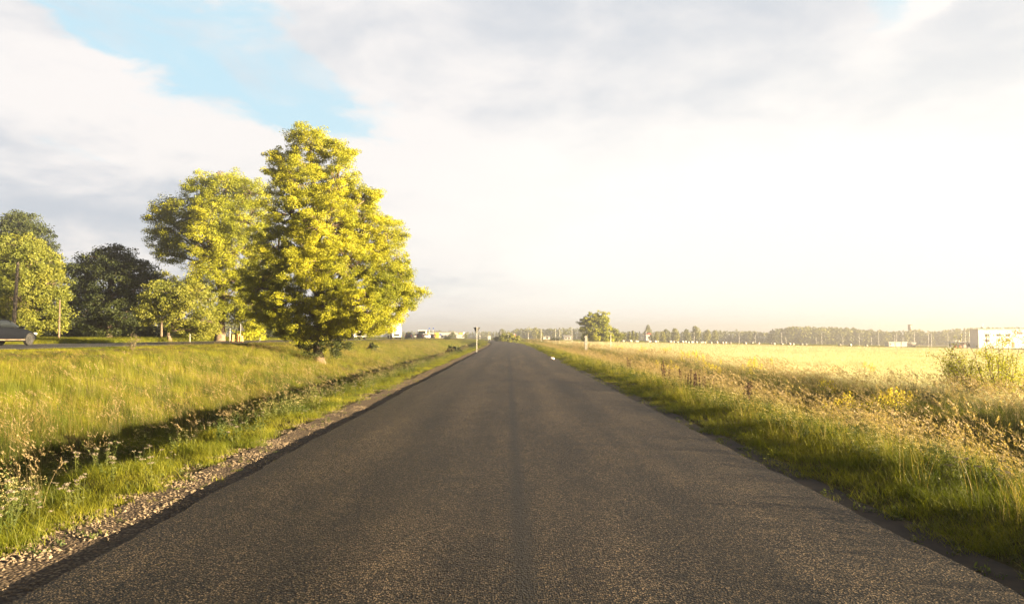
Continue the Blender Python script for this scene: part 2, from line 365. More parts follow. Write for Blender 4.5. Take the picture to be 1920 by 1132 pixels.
def T(X, Y):
    X = np.asarray(X, float); Y = np.asarray(Y, float)
    c_ = cl(Y); s = X - c_; H = hwz(Y)
    zr = np.interp(s, [3.0, 3.3, 3.8, 4.6, 5.3, 6.9, 8.2, 9.6, 12], [-.09, -.09, -.07, .0, -.02, -.75, -.72, -.25, -.15])
    zl = np.interp(-s, [3.0, 3.9, 5.0, 6.7, 10.0, 11.8, 13.0, 14.5], [-.065, -.07, -.12, -1.25, -1.3, -.50, -.28, -.05])
    far = ss(Y, 150, 230)
    zl = zl * (1 - far) + (-0.09) * far
    zr = zr * (1 - far) + (-0.12) * far
    e = ss(-X, 12.5, 19.3)
    zl = np.where(-X > 10, zl * (1 - e) + (H - 0.03) * e, zl)
    zl = np.where(-X > 31, H - 0.03 + 0.15 * ss(-X, 31, 40), zl)
    z = np.where(s < 0, zl, zr)
    z = z + 0.16 * ss(-s, 4.6, 6.0) * (1 - ss(-s, 10.5, 12.5)) * (np.sin(Y * 0.83) * .5 + np.sin(Y * 1.9 + 2 + X * .7) * .5 + .55) * (1 - far)
    z = z + 0.05 * ss(np.abs(s), 3.9, 4.6) * (1 - ss(np.abs(s), 5.2, 6.0)) * np.sin(Y * 2.7 + np.sin(Y * .6) * 2)
    z = z - 0.019 * np.clip(X - 8, 0, 260)
    amp = 0.09 * ss(np.abs(s), 4.2, 9) * (1 - ss(-X, 18.0, 19.2)) * np.where(X > 11, 0.35, 1) * (1 - ss(Y, 200, 400))
    z = z + amp * bumps(X, Y)
    return np.where(np.abs(s) < 3.0, -0.075, z)
def gz(x, y): return float(T(np.array([x]), np.array([y]))[0])
def PX(px, Y): return (px - VX) / F * Y

def sheet(name, xs_fn, nx, ys, zoff, mat):
    ys = np.asarray(ys); V = []
    for y in ys:
        xs = xs_fn(y, nx); V.append(np.stack([xs, np.full(nx, y), zoff(xs, np.full(nx, y))], 1))
    V = np.concatenate(V); ny = len(ys)
    i = np.arange(ny - 1)[:, None] * nx + np.arange(nx - 1)[None, :]
    q = np.stack([i, i + 1, i + nx + 1, i + nx], -1).reshape(-1, 4)
    o = MB().add(V, q).build(name, mat, smooth=True); return o
ys = np.concatenate([np.arange(-25, 40, 0.35), np.arange(40, 140, 1.0), np.arange(140, 460, 4.0), np.geomspace(460, 1500, 18)])
xneg = -np.concatenate([np.arange(0, 21, 0.3), np.arange(21, 50, 1.2), np.geomspace(50, 1500, 18)])[::-1]
xpos = np.concatenate([np.arange(0.3, 16, 0.3), np.arange(16, 60, 2.0), np.geomspace(60, 1500, 20)])
XS = np.concatenate([xneg, xpos])
def gx(y, n): return XS + 0 * y
tag(sheet('ground', gx, len(XS), ys, T, M['ground']), kind='structure')

# the road: a crowned slab that stands a few centimetres over its shoulders
ysr = np.concatenate([np.arange(-8, 60, 0.12), np.arange(60, 420, 1.0)])
eL = rng.normal(0, 1, len(ysr)); eL = np.convolve(eL, np.ones(4) / 4, 'same') * 0.032 + np.convolve(rng.normal(0, 1, len(ysr)), np.ones(25) / 25, 'same') * 0.06
eR = np.convolve(rng.normal(0, 1, len(ysr)), np.ones(4) / 4, 'same') * 0.032 + np.convolve(rng.normal(0, 1, len(ysr)), np.ones(25) / 25, 'same') * 0.06
V = []
us = np.linspace(-1, 1, 15)
for i, y in enumerate(ysr):
    c_ = float(cl(y)); hw = 3.08
    row = []
    xl, xr = c_ - hw + eL[i], c_ + hw + eR[i]
    row.append((xl - 0.01, y, -0.12))
    for u in us:
        x = (xl + xr) / 2 + u * (xr - xl) / 2
        row.append((x, y, 0.05 * (1 - u * u) + 0.004 * math.sin(y * 0.6 + u * 5)))
    row.append((xr + 0.01, y, -0.12)); V.append(row)
nx = len(us) + 2; V = np.array(V).reshape(-1, 3)
i = np.arange(len(ysr) - 1)[:, None] * nx + np.arange(nx - 1)[None, :]
road = MB().add(V, np.stack([i, i + 1, i + nx + 1, i + nx], -1).reshape(-1, 4)).build('road', M['asphalt'])
tag(road, kind='structure')
def strip(name, s0, s1, dz, mat, y0=-8, y1=400):
    yy = np.concatenate([np.arange(y0, 60, 0.25), np.arange(60, y1, 2.0)])
    wv = np.convolve(rng.normal(0, 1, len(yy)), np.ones(9) / 9, 'same') * 0.12
    it = iter(range(len(yy)))
    def fx(y, n):
        k_ = next(it); return np.linspace(cl(y) + s0 - (wv[k_] if s0 < 0 else 0), cl(y) + s1 + (wv[k_] if s0 > 0 else 0), n)
    return tag(sheet(name, fx, 6, yy, lambda a_, b2: T(a_, b2) + dz, mat), kind='structure')
strip('gravel_shoulder', -3.9, -2.95, 0.012, M['gravel'])
strip('dirt_shoulder', 2.95, 3.55, 0.012, M['brown'])

# the highway on its low bank
yh = np.concatenate([np.arange(-20, 160, 1.0), np.arange(160, 560, 4.0)])
def hx(y, n): return np.linspace(-30.8, -19.6, n)
tag(sheet('highway', hx, 8, yh, lambda a_, b2: hwz(b2) + 0.03 + 0 * a_, M['highway']), kind='structure')
for nm, xc in (('highway_edge_line', -20.1), ('highway_edge_line', -30.2)):
    tag(sheet(nm, lambda y, n: np.linspace(xc - 0.09, xc + 0.09, n), 2, yh, lambda a_, b2: hwz(b2) + 0.036 + 0 * a_, M['paint']), kind='structure')
mb = MB()
for k_ in range(40):
    y0 = 5 + k_ * 9.0; mb.add([(-25.26, y0, hwz(y0) + .036), (-25.14, y0, hwz(y0) + .036), (-25.14, y0 + 3, hwz(y0 + 3) + .036), (-25.26, y0 + 3, hwz(y0 + 3) + .036)], [[0, 1, 2, 3]])
tag(mb.build('highway_centre_line', M['paint']), kind='structure')

# ------------------------------------------------------------------ foliage geometry
def unit(v): return v / (np.linalg.norm(v, axis=-1, keepdims=True) + 1e-9)
def rhombi(C, L, Wd, bias=None, droop=0.0, tint=None, r=rng):
    """leaf-shaped faces at points C"""
    n = len(C); a = unit(r.normal(0, 1, (n, 3)) + np.array([0, 0, -droop]))
    nn = r.normal(0, 1, (n, 3))
    if bias is not None: nn = nn * 0.8 + bias
    b = unit(np.cross(nn, a)); L = np.asarray(L).reshape(-1, 1); Wd = np.asarray(Wd).reshape(-1, 1)
    up = unit(np.cross(a, b))
    V = np.stack([C - a * L / 2, C + b * Wd / 2 + up * Wd * 0.15, C + a * L / 2, C - b * Wd / 2 + up * Wd * 0.15], 1).reshape(-1, 3)
    q = np.arange(n * 4).reshape(-1, 4)
    tt = np.repeat(r.uniform(0, 0.66, n) if tint is None else np.broadcast_to(tint, (n,)), 4)
    return V, q, tt
def sphere_pts(n, r=rng): return unit(r.normal(0, 1, (n, 3)))

def crown(lobes, n_per_m2, leaf, per, crad, r, dry=0.01, shell=(0.55, 1.05)):
    """lobes: (x,y,z,rx,ry,rz) ellipsoids. Returns leaf geometry and the tip of each leafy spray."""
    tips = []; own = []
    L = np.array(lobes, float)
    for i, (x, y, z, rx, ry, rz) in enumerate(L):
        area = 4 * math.pi * ((rx * ry) ** 1.6 / 3 + (rx * rz) ** 1.6 / 3 + (ry * rz) ** 1.6 / 3) ** (1 / 1.6)
        n = max(6, int(area * n_per_m2))
        d = sphere_pts(n, r); rad = r.uniform(shell[0], shell[1], n) ** 0.8
        rad *= 1 + 0.16 * np.sin(d[:, 0] * 5 + i) * np.sin(d[:, 2] * 6 + i * 2) + 0.10 * np.sin(d[:, 1] * 9 + d[:, 2] * 7)
        P_ = np.array([x, y, z]) + d * rad[:, None] * np.array([rx, ry, rz])
        q = ((P_[:, None, :] - L[None, :, :3]) / L[None, :, 3:]); q = (q ** 2).sum(-1); q[:, i] = 9
        keep = (q.min(1) > 0.30)                      # nothing deep inside a neighbouring lobe
        tips.append(P_[keep]); own.append(np.full(keep.sum(), i))
    tips = np.concatenate(tips); own = np.concatenate(own)
    n = len(tips); cr = r.uniform(crad[0], crad[1], n)
    off = sphere_pts(n * per, r) * (r.uniform(0, 1, n * per) ** 0.45)[:, None]
    off = off.reshape(n, per, 3) * cr[:, None, None] * np.array([1, 1, 0.62])
    C = (tips[:, None, :] + off)
    out = unit(tips - L[own, :3])
    bias = np.repeat((out * 0.9 + np.array([0.0, 0, 0.25])), per, 0)
    C = C.reshape(-1, 3); sz = r.uniform(leaf[0], leaf[1], len(C))
    tint = np.clip(np.repeat(r.uniform(0, 0.5, n), per) + r.uniform(-0.12, 0.16, len(C)), 0, 0.66)
    isdry = np.repeat(r.uniform(0, 1, n) < dry, per); tint = np.where(isdry, 0.9, tint)
    return rhombi(C, sz, sz * 0.62, bias, 0.25, tint, r), tips, own

def limb(mb, a, b, ra, rb, r, n=6, sag=0.12, sides=8):
    a = np.array(a, float); b = np.array(b, float); d = np.linalg.norm(b - a)
    t_ = np.linspace(0, 1, n)[:, None]; p_ = a + (b - a) * t_
    p_ = p_ + np.sin(t_ * math.pi) * (r.normal(0, 1, 3) * np.array([1, 1, 0.3]) * d * sag * 0.6 + np.array([0, 0, d * sag * 0.4]))
    mb.tube(p_, np.linspace(ra, rb, n), sides)

def tree(name, base, lobes, label, cat, leafmat, trunk_r, fork, seed, group=None, dens=2.2, leaf=(0.10, 0.19), per=60, crad=(0.35, 0.65), dry=0.01, twig=0.35, trunk_pts=None, shell=(0.55, 1.05)):
    r = np.random.default_rng(seed)
    root = empty(name, base, 0, label, cat, group)
    (V, q, tt), tips, own = crown(lobes, dens, leaf, per, crad, r, dry, shell)
    MB().add(V, q, tt).build('crown', leafmat, root)
    mb = MB(); L = np.array(lobes, float)
    fork = np.array(fork, float)
    tp = np.array(trunk_pts, float) if trunk_pts is not None else np.array([[0, 0, -0.3], [0.02, 0, 0.15], [fork[0] * 0.35, fork[1] * 0.35, fork[2] * 0.45], fork])
    rr = np.linspace(trunk_r, trunk_r * 0.72, len(tp)); rr[0] = trunk_r * 1.5; rr[1] = trunk_r * 1.12
    mb.tube(tp, rr, 8)
    top = L[np.argmax(L[:, 2])]
    lead = np.array([top[0], top[1], top[2] + top[5] * 0.5])
    limb(mb, fork, lead, trunk_r * 0.70, trunk_r * 0.10, r, 9, 0.05)
    for i, l in enumerate(L):
        zc = l[2]; h0 = fork[2] + max(0, (zc - fork[2]) * 0.45)
        u = min(0.9, max(0, (h0 - fork[2]) / max(0.1, lead[2] - fork[2])))
        st = fork + (lead - fork) * u
        rad = trunk_r * (0.38 - 0.22 * u)
        limb(mb, st, l[:3], rad, rad * 0.35, r, 7, 0.14)
        idx = np.where(own == i)[0]; k_ = int(len(idx) * twig)
        for j in r.permutation(idx)[:k_]:
            limb(mb, l[:3] + (tips[j] - l[:3]) * r.uniform(0, 0.3), tips[j], rad * 0.28, 0.012, r, 4, 0.18, 4)
    mb.build('trunk', M['bark'], root, smooth=True)
    return root

def px_lobes(Y, base, rows):
    """lobes read off the picture at distance Y: (px, py, half width px, half height px, depth offset m, depth radius m)"""
    out = []
    for (px, py, hw, hh, dyy, rd) in rows:
        y = Y + dyy; out.append((PX(px, y) - base[0], dyy, EYE + (HY - py) / F * y - base[2], hw / F * y, rd, hh / F * y))
    return out
# --- the big tree in the meadow
bY = 46.0; bX = PX(600, bY); bb = (bX, bY, gz(bX, bY))
rows = [(575, 268, 44, 36, 0, 1.7), (520, 300, 27, 28, 0.4, 1.2), (632, 284, 26, 24, -0.3, 1.0), (655, 283, 9, 8, 0, .4), (560, 335, 56, 44, -0.6, 2.1), (625, 350, 48, 46, 0, 2.0), (678, 368, 32, 22, 0, 1.2),
        (705, 360, 12, 7, 0, .5), (545, 400, 52, 48, -1.0, 2.2), (610, 425, 60, 54, -1.8, 2.4), (680, 425, 50, 42, 0.2, 2.2), (722, 445, 34, 36, 0, 1.5), (520, 470, 48, 46, -0.8, 2.2), (580, 500, 52, 46, -2.2, 2.4),
        (650, 500, 56, 50, -1.8, 2.6), (715, 500, 46, 44, -0.2, 2.2), (752, 520, 24, 24, 0, 1.2), (490, 540, 40, 38, 0.2, 1.8), (545, 565, 42, 38, -1.2, 2.1), (680, 570, 52, 38, -1.6, 2.3), (735, 560, 36, 32, -.4, 1.8), (777, 548, 22, 14, 0, .9),
        (765, 572, 16, 12, 0, .7), (620, 570, 40, 34, -1.6, 1.7), (505, 585, 30, 26, 0.5, 1.4), (565, 610, 40, 20, -0.4, 1.6), (640, 602, 42, 20, -0.5, 1.6), (710, 606, 30, 16, -0.3, 1.2), (603, 622, 44, 15, 0.1, 1.1), (548, 622, 28, 12, 0, 1.0), (665, 618, 36, 13, -.4, 1.2), (575, 640, 16, 12, -.3, .5), (700, 618, 22, 12, -.4, .8),
        (556, 632, 22, 9, -0.4, .7), (690, 585, 14, 30, -2.2, .8), (745, 598, 10, 14, .2, .5)]
BIG = tree('tree', bb, px_lobes(bY, bb, rows), 'tallest tree, golden leafed, standing alone in the meadow between road and highway', 'tree', M['leafgold'], 0.34, (0.0, 0, 2.2), 11,
     dens=3.8, per=150, leaf=(0.06, 0.115), crad=(0.24, 0.52), dry=0.005, shell=(0.5, 1.16), trunk_pts=[[0.1, 0, -0.3], [0.06, 0, 0.2], [-0.12, 0, 0.9], [-0.16, 0, 1.6], [0.0, 0, 2.2]])
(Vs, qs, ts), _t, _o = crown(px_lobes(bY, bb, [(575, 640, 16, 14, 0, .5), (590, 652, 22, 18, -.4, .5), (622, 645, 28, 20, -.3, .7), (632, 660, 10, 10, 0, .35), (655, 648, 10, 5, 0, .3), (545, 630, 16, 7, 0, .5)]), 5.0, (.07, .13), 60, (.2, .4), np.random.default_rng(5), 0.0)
MB().add(Vs, qs, ts).build('shade_dark_shoots', M['leafdark'], BIG)  # dark leaf colour stands in for the shade low under the crown
# --- second big tree beyond the highway
Y2 = 74.0; b2 = (PX(414, Y2), Y2, gz(PX(414, Y2), Y2))
rows = [(372, 350, 26, 26, 0, 2.2), (420, 352, 36, 30, 0, 2.6), (465, 362, 32, 30, .5, 2.4), (345, 395, 36, 30, 0, 2.2), (305, 392, 24, 22, 0, 1.6), (292, 405, 16, 18, 0, 1.2), (400, 400, 50, 36, -1, 3), (460, 415, 44, 44, 0, 3), (330, 440, 36, 26, 0, 2.2),
        (300, 445, 22, 26, 0, 1.6), (318, 478, 30, 18, 0, 1.5), (385, 450, 44, 34, -1.5, 2.6), (445, 470, 46, 40, -.6, 3), (395, 505, 40, 34, -1.4, 2.4), (450, 535, 42, 36, 0, 2.8), (500, 520, 40, 60, 2, 3), (370, 540, 30, 22, -.5, 1.8),
        (430, 585, 40, 22, 0.3, 2.2), (480, 590, 36, 24, 0.5, 2.4), (520, 600, 24, 20, 0, 2)]
tree('tree', b2, px_lobes(Y2, b2, rows), 'second tallest tree, green, with a bare limb at left, leaning behind the tallest one', 'tree', M['leafgreen'], 0.55, (0.2, 0, 5.0), 12,
     dens=1.7, per=110, leaf=(0.10, 0.18), crad=(0.42, 0.85), dry=0.004, twig=0.3, shell=(0.5, 1.15))
# bare ground-side: twisted stump and the smaller trees at the highway
def ptree(px, Y, rows, label, leafmat, tr, fork, seed, dens, leaf, per, crad, name='tree', trunk_pts=None, shell=(0.48, 1.22), group='trees along the far side of the highway'):
    x = PX(px, Y); b = (x, Y, gz(x, Y))
    return tree(name, b, px_lobes(Y, b, rows), label, 'tree' if name == 'tree' else 'bush', leafmat, tr, fork, seed, group, dens, leaf, per, crad, 0.0, 0.3, trunk_pts, shell)
ptree(320, 66, [(300, 545, 26, 22, 0, 1.6), (330, 560, 34, 26, 0, 2), (370, 560, 30, 28, .3, 2), (350, 590, 36, 22, 0, 1.8), (300, 585, 30, 22, 0, 1.7), (275, 590, 20, 22, 0, 1.3), (385, 600, 24, 22, .4, 1.4), (285, 565, 18, 18, 0, 1.1), (340, 610, 14, 10, 1.0, 0.8), (388, 620, 20, 12, 0.8, 1.0), (365, 622, 20, 11, 0.8, 1.0)],
      'low orchard-like tree with a pale forked trunk right behind the highway', M['leafolive'], 0.20, (0.35, 0, 1.1), 13, 2.2, (0.12, 0.22), 55, (0.35, 0.65), trunk_pts=[[0.1, 0, -0.2], [0.05, 0, 0.2], [-0.08, 0, 0.6], [-0.12, 0, 0.9]])
ptree(305, 82, [(305, 530, 15, 24, 0, 1.4), (312, 560, 18, 30, 0, 1.6), (330, 535, 14, 18, 0, 1.2)], 'pale feathery willow top showing above the forked tree', M['leafolive'], 0.16, (0, 0, 3.0), 14, 2.0, (0.12, 0.2), 50, (0.35, 0.6))
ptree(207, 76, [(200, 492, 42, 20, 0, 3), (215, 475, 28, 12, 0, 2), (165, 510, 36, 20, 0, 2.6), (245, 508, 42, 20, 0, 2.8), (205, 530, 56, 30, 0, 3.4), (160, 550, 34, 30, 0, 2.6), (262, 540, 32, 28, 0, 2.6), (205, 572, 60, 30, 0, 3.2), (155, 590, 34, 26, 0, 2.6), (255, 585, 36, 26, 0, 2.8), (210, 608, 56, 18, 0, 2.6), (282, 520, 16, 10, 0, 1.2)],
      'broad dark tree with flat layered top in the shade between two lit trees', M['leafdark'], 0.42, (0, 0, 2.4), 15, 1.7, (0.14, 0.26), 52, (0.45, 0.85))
ptree(45, 60, [(40, 465, 30, 24, 0, 2), (15, 490, 34, 36, 0, 2.4), (68, 495, 32, 30, 0, 2.2), (40, 525, 44, 36, -.6, 2.8), (92, 535, 28, 30, 0, 1.8), (-5, 540, 34, 44, 0, 2.2), (50, 570, 46, 34, -1, 2.8), (100, 570, 26, 30, 0, 1.6), (10, 595, 40, 28, -.4, 2.4), (75, 605, 38, 22, -.6, 2), (108, 605, 16, 16, 0, 1), (-25, 580, 26, 40, 0, 2)],
      'rounded yellow green lime tree at the left edge beside the tall pole', M['leafolive'], 0.30, (0, 0, 1.4), 16, 2.6, (0.12, 0.22), 56, (0.35, 0.7))
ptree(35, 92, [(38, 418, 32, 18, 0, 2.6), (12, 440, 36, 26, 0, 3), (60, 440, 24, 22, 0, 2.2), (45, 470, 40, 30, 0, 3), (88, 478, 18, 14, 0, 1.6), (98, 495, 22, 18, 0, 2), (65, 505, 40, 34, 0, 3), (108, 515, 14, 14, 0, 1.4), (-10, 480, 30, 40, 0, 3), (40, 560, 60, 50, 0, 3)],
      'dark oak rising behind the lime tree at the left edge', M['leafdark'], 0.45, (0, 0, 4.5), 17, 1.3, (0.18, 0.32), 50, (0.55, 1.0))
# hedge bushes that close the gaps under the trees
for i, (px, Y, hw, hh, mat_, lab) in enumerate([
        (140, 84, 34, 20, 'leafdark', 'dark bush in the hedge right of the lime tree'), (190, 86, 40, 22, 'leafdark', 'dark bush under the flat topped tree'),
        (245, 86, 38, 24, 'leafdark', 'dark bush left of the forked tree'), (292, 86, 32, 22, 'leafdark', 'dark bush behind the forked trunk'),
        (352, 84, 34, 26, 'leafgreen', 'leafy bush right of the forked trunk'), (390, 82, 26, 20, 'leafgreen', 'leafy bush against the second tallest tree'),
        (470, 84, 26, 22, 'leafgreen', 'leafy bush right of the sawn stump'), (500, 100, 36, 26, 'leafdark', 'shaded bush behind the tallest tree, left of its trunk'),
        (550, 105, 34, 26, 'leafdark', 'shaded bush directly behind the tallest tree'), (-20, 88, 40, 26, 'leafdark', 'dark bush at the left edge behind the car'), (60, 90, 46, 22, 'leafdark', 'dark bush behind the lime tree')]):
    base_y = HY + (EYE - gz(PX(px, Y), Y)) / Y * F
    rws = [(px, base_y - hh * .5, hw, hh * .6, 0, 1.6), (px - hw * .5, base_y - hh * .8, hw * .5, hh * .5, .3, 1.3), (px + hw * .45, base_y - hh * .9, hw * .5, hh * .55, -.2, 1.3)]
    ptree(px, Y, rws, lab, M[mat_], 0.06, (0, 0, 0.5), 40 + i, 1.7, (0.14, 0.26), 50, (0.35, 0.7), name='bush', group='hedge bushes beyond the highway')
# --- round tree at the right of the bend
Y3 = 205; ptree(1118, Y3, [(1128, 596, 14, 12, 0, 1.6), (1105, 600, 13, 11, 0, 1.6), (1092, 603, 8, 5, 0, .8), (1113, 615, 20, 15, 0, 2.4), (1132, 615, 14, 14, 0, 2), (1098, 616, 6, 4, 0, .7), (1122, 632, 24, 12, 0, 2.6), (1103, 634, 12, 9, 0, 1.6), (1142, 634, 9, 9, 0, 1.4)],
      'round backlit tree standing alone at the right of the bend', M['leafgreen'], 0.35, (0, 0, 1.6), 18, 1.6, (0.35, 0.6), 22, (0.5, 0.9), group='trees in the fields')
ptree(1156, 215, [(1153, 625, 8, 10, 0, 1.4), (1162, 630, 7, 8, 0, 1.3), (1150, 636, 9, 7, 0, 1.4)], 'small tree touching the round tree on its right', M['leafolive'], 0.15, (0, 0, 0.8), 19, 1.6, (0.3, 0.5), 22, (0.5, 0.8), group='trees in the fields')

# ------------------------------------------------------------------ distant trees and woodland
def far_proto(seed, kind):
    r = np.random.default_rng(seed)
    if kind == 'round': lobes = [(0, 0, .62, .34, .34, .30), (-.2, 0, .45, .28, .3, .28), (.22, .05, .48, .28, .3, .28), (0, -.1, .3, .38, .34, .26), (.05, .1, .8, .2, .2, .18)]
    elif kind == 'tall': lobes = [(0, 0, .75, .17, .17, .24), (-.05, 0, .5, .22, .22, .3), (.08, 0, .4, .24, .24, .28), (0, 0, .22, .24, .24, .2)]
    else: lobes = [(0, 0, .85, .07, .07, .14), (0, 0, .65, .13, .13, .16), (0, 0, .45, .18, .18, .18), (0, 0, .25, .23, .23, .18)]
    V = []; Q = []; Tt = []; m_ = MB()
    for l in lobes:
        n = 230; d = sphere_pts(n, r); P_ = np.array(l[:3]) + d * (r.uniform(.6, 1.08, n) ** .7)[:, None] * np.array(l[3:])
        m_.add(*rhombi(P_, r.uniform(.05, .11, n), r.uniform(.04, .08, n), d * .8, 0, r.uniform(0, .6, n), r))
    return m_
protos = {}
for kd, sd in (('round', 1), ('round2', 5), ('tall', 2), ('conifer', 3)):
    me = far_proto(sd, kd.rstrip('2')).mesh('crown'); me.materials.append(M['leaffar'])
    tk = MB().tube([(0, 0, -.05), (0.01, 0, .2), (0, .01, .6)], [.035, .025, .01], 6, cap=False).mesh('trunk'); tk.materials.append(M['bark'])
    protos[kd] = (me, tk)
def far_tree(kd, px, ytop, Y, wpx, label, rot=None):
    x = PX(px, Y); z = gz(x, Y); h = EYE + (HY - ytop) / F * Y - z
    me, tk = protos[kd]
    root = empty('distant_tree', (x, Y, z - 0.1), random.uniform(0, 6.28), label, 'tree', 'separate trees in front of the far woodland')
    wd = wpx / F * Y / (0.9 if 'round' in kd else 0.5)
    for nm, m_ in (('crown', me), ('trunk', tk)):
        o = bpy.data.objects.new(nm, m_); COL.objects.link(o); o.parent = root; o.scale = (wd, wd, h / 1.0)
    return root
FT = [('round', 943, 616, 430, 18, 'small round tree just beyond the bend of the road'), ('round2', 1005, 613, 470, 16, 'rounded tree topping the wood right of the bend'),
      ('round', 1013, 619, 380, 13, 'bright tree in front of the wood left of the white shed'), ('round2', 1060, 621, 400, 14, 'light crown behind the small grey house'),
      ('tall', 1172, 622, 300, 7, 'slim bush-like tree, nearest to the round tree by the bend'), ('tall', 1180, 620, 310, 7, 'slim tree, second in the young row'), ('conifer', 1187, 619, 300, 9, 'slim tree, third in the young row'), ('tall', 1194, 622, 305, 6, 'slim tree, last in the young row'),
      ('round', 1215, 608, 430, 15, 'high domed tree standing over the white gable'), ('round', 1222, 626, 330, 11, 'low round tree right of the white gable'), ('tall', 1231, 622, 330, 8, 'narrow tree right of the low round one'),
      ('tall', 1243, 620, 350, 11, 'twin crowned tree in the middle of the right tree row'), ('round2', 1250, 616, 400, 17, 'wide tree behind the twin crowned one'), ('tall', 1266, 614, 370, 15, 'pointed tree left of the tallest in the right row'),
      ('round', 1288, 616, 390, 17, 'broad tree left of the domed tree over the bales'), ('round2', 1306, 610, 400, 21, 'domed tree, tallest of the right tree row'), ('round', 1326, 617, 400, 18, 'wide tree right of the domed tree'), ('round2', 1340, 618, 410, 14, 'last broad tree of the right tree row'),
      ('round', 1407, 620, 520, 14, 'lone round crown before the low wood at the right'), ('conifer', 1447, 619, 560, 8, 'spruce at the left end of the right hand wood'),
      ('round', 848, 622, 330, 14, 'round bush-like tree in front of the long yellow shop'), ('round2', 872, 624, 330, 10, 'small tree right of the long yellow shop')]
for a_ in FT: far_tree(*a_)
# bushes by the bend
def bush(px, ytop, Y, wpx, label, mat_='leafolive', seed=0):
    by = HY + (EYE - gz(PX(px, Y), Y)) / Y * F
    hh = max(by - ytop, 4)
    return ptree(px, Y, [(px, by - hh * .45, wpx / 2, hh * .5, 0, wpx / 2 / F * Y), (px - wpx * .2, by - hh * .35, wpx / 3, hh * .4, .3, wpx / 3 / F * Y), (px + wpx * .2, by - hh * .6, wpx / 4, hh * .38, 0, wpx / 4 / F * Y)],
                 label, M[mat_], 0.05, (0, 0, 0.3), seed, 1.8, (0.2, 0.4), 26, (0.25, 0.5), name='bush', group='bushes on the verges')
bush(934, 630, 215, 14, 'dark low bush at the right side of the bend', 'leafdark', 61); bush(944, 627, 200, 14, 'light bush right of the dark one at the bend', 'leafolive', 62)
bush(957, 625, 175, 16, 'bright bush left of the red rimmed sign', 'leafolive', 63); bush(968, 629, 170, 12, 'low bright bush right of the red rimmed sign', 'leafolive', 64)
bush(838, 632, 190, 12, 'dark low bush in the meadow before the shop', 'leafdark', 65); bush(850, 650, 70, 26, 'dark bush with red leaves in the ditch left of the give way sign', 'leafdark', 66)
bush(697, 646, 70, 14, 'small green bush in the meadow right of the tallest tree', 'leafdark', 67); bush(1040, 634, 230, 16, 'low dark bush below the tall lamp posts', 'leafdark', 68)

def woodland(name, pts, label, seed, hrange, conif=0.2):
    """one mass of trees far away: leaf faces over a lumpy dark interior"""
    r = np.random.default_rng(seed); m_ = MB()
    for (x, y, h) in pts:
        kd = 'conifer' if r.uniform() < conif else ('tall' if r.uniform() < .5 else 'round')
        n = 170; wd = h * (.45 if kd == 'round' else .30 if kd == 'tall' else .22)
        u = r.uniform(0, 1, n); d = sphere_pts(n, r)
        prof = np.sqrt(np.clip(1 - (2 * u - 1.0) ** 2, 0.03, 1)) if kd != 'conifer' else (1.05 - u)
        ang = r.uniform(0, 6.283, n); rr_ = prof * wd * r.uniform(.6, 1.1, n) * (1 + .25 * np.sin(ang * 3 + x))
        P_ = np.stack([x + np.cos(ang) * rr_, y + np.sin(ang) * rr_, gz(x, y) + u * h * r.uniform(.93, 1.05, n)], 1)
        nb = np.stack([np.cos(ang), np.sin(ang), np.full(n, .5)], 1)
        m_.add(*rhombi(P_, r.uniform(.09, .17, n) * h, r.uniform(.07, .13, n) * h, nb, 0, np.clip(r.uniform(0, .5) + r.uniform(0, .15, n), 0, .66), r))
    return tag(m_.build(name, M['leaffar']), label, 'woodland', kind='stuff')
def wood_line(name, prof, Y, rowsn, step, label, seed, conif=.2):
    r = np.random.default_rng(seed); pts = []
    for k_ in range(rowsn):
        Yk = Y + k_ * 14; px = prof[0][0]
        while px < prof[-1][0]:
            yt = np.interp(px, [p_[0] for p_ in prof], [p_[1] for p_ in prof]) + r.normal(0, .8) + (1.2 if k_ == 0 else 0)
            x = PX(px, Yk); h = EYE + (HY - yt) / F * Yk - gz(x, Yk); pts.append((x, Yk + r.uniform(-5, 5), h))
            px += step * r.uniform(.6, 1.4)
    return woodland(name, pts, label, seed, None, conif)
wood_line('woodland', [(700, 622), (760, 622), (790, 621), (800, 620), (822, 620), (850, 621), (870, 623), (905, 621), (935, 622), (965, 621)], 620, 2, 7, 'low far wood behind the yellow shop and the bend', 71)
wood_line('woodland', [(964, 619), (970, 616), (985, 616), (1000, 616), (1040, 616), (1080, 616), (1110, 617), (1150, 622), (1175, 622), (1210, 622), (1260, 622), (1350, 621), (1400, 621), (1450, 624)], 560, 2, 7, 'mixed wood between the bend and the middle of the field', 72)
wood_line('woodland', [(1446, 622), (1456, 617), (1480, 614), (1505, 614), (1530, 614), (1560, 616), (1590, 616), (1620, 619), (1640, 619), (1660, 622), (1700, 622), (1725, 619), (1745, 622), (1765, 622), (1800, 617), (1840, 616), (1880, 615), (1960, 615), (2200, 610)], 520, 3, 8, 'dense high wood along the right horizon', 73, .15)
wood_line('woodland', [(-700, 600), (-200, 590), (0, 590), (200, 600), (420, 600), (520, 612), (640, 616), (720, 622)], 260, 2, 14, 'dark wood closing the view behind the left hand trees', 74, .1)

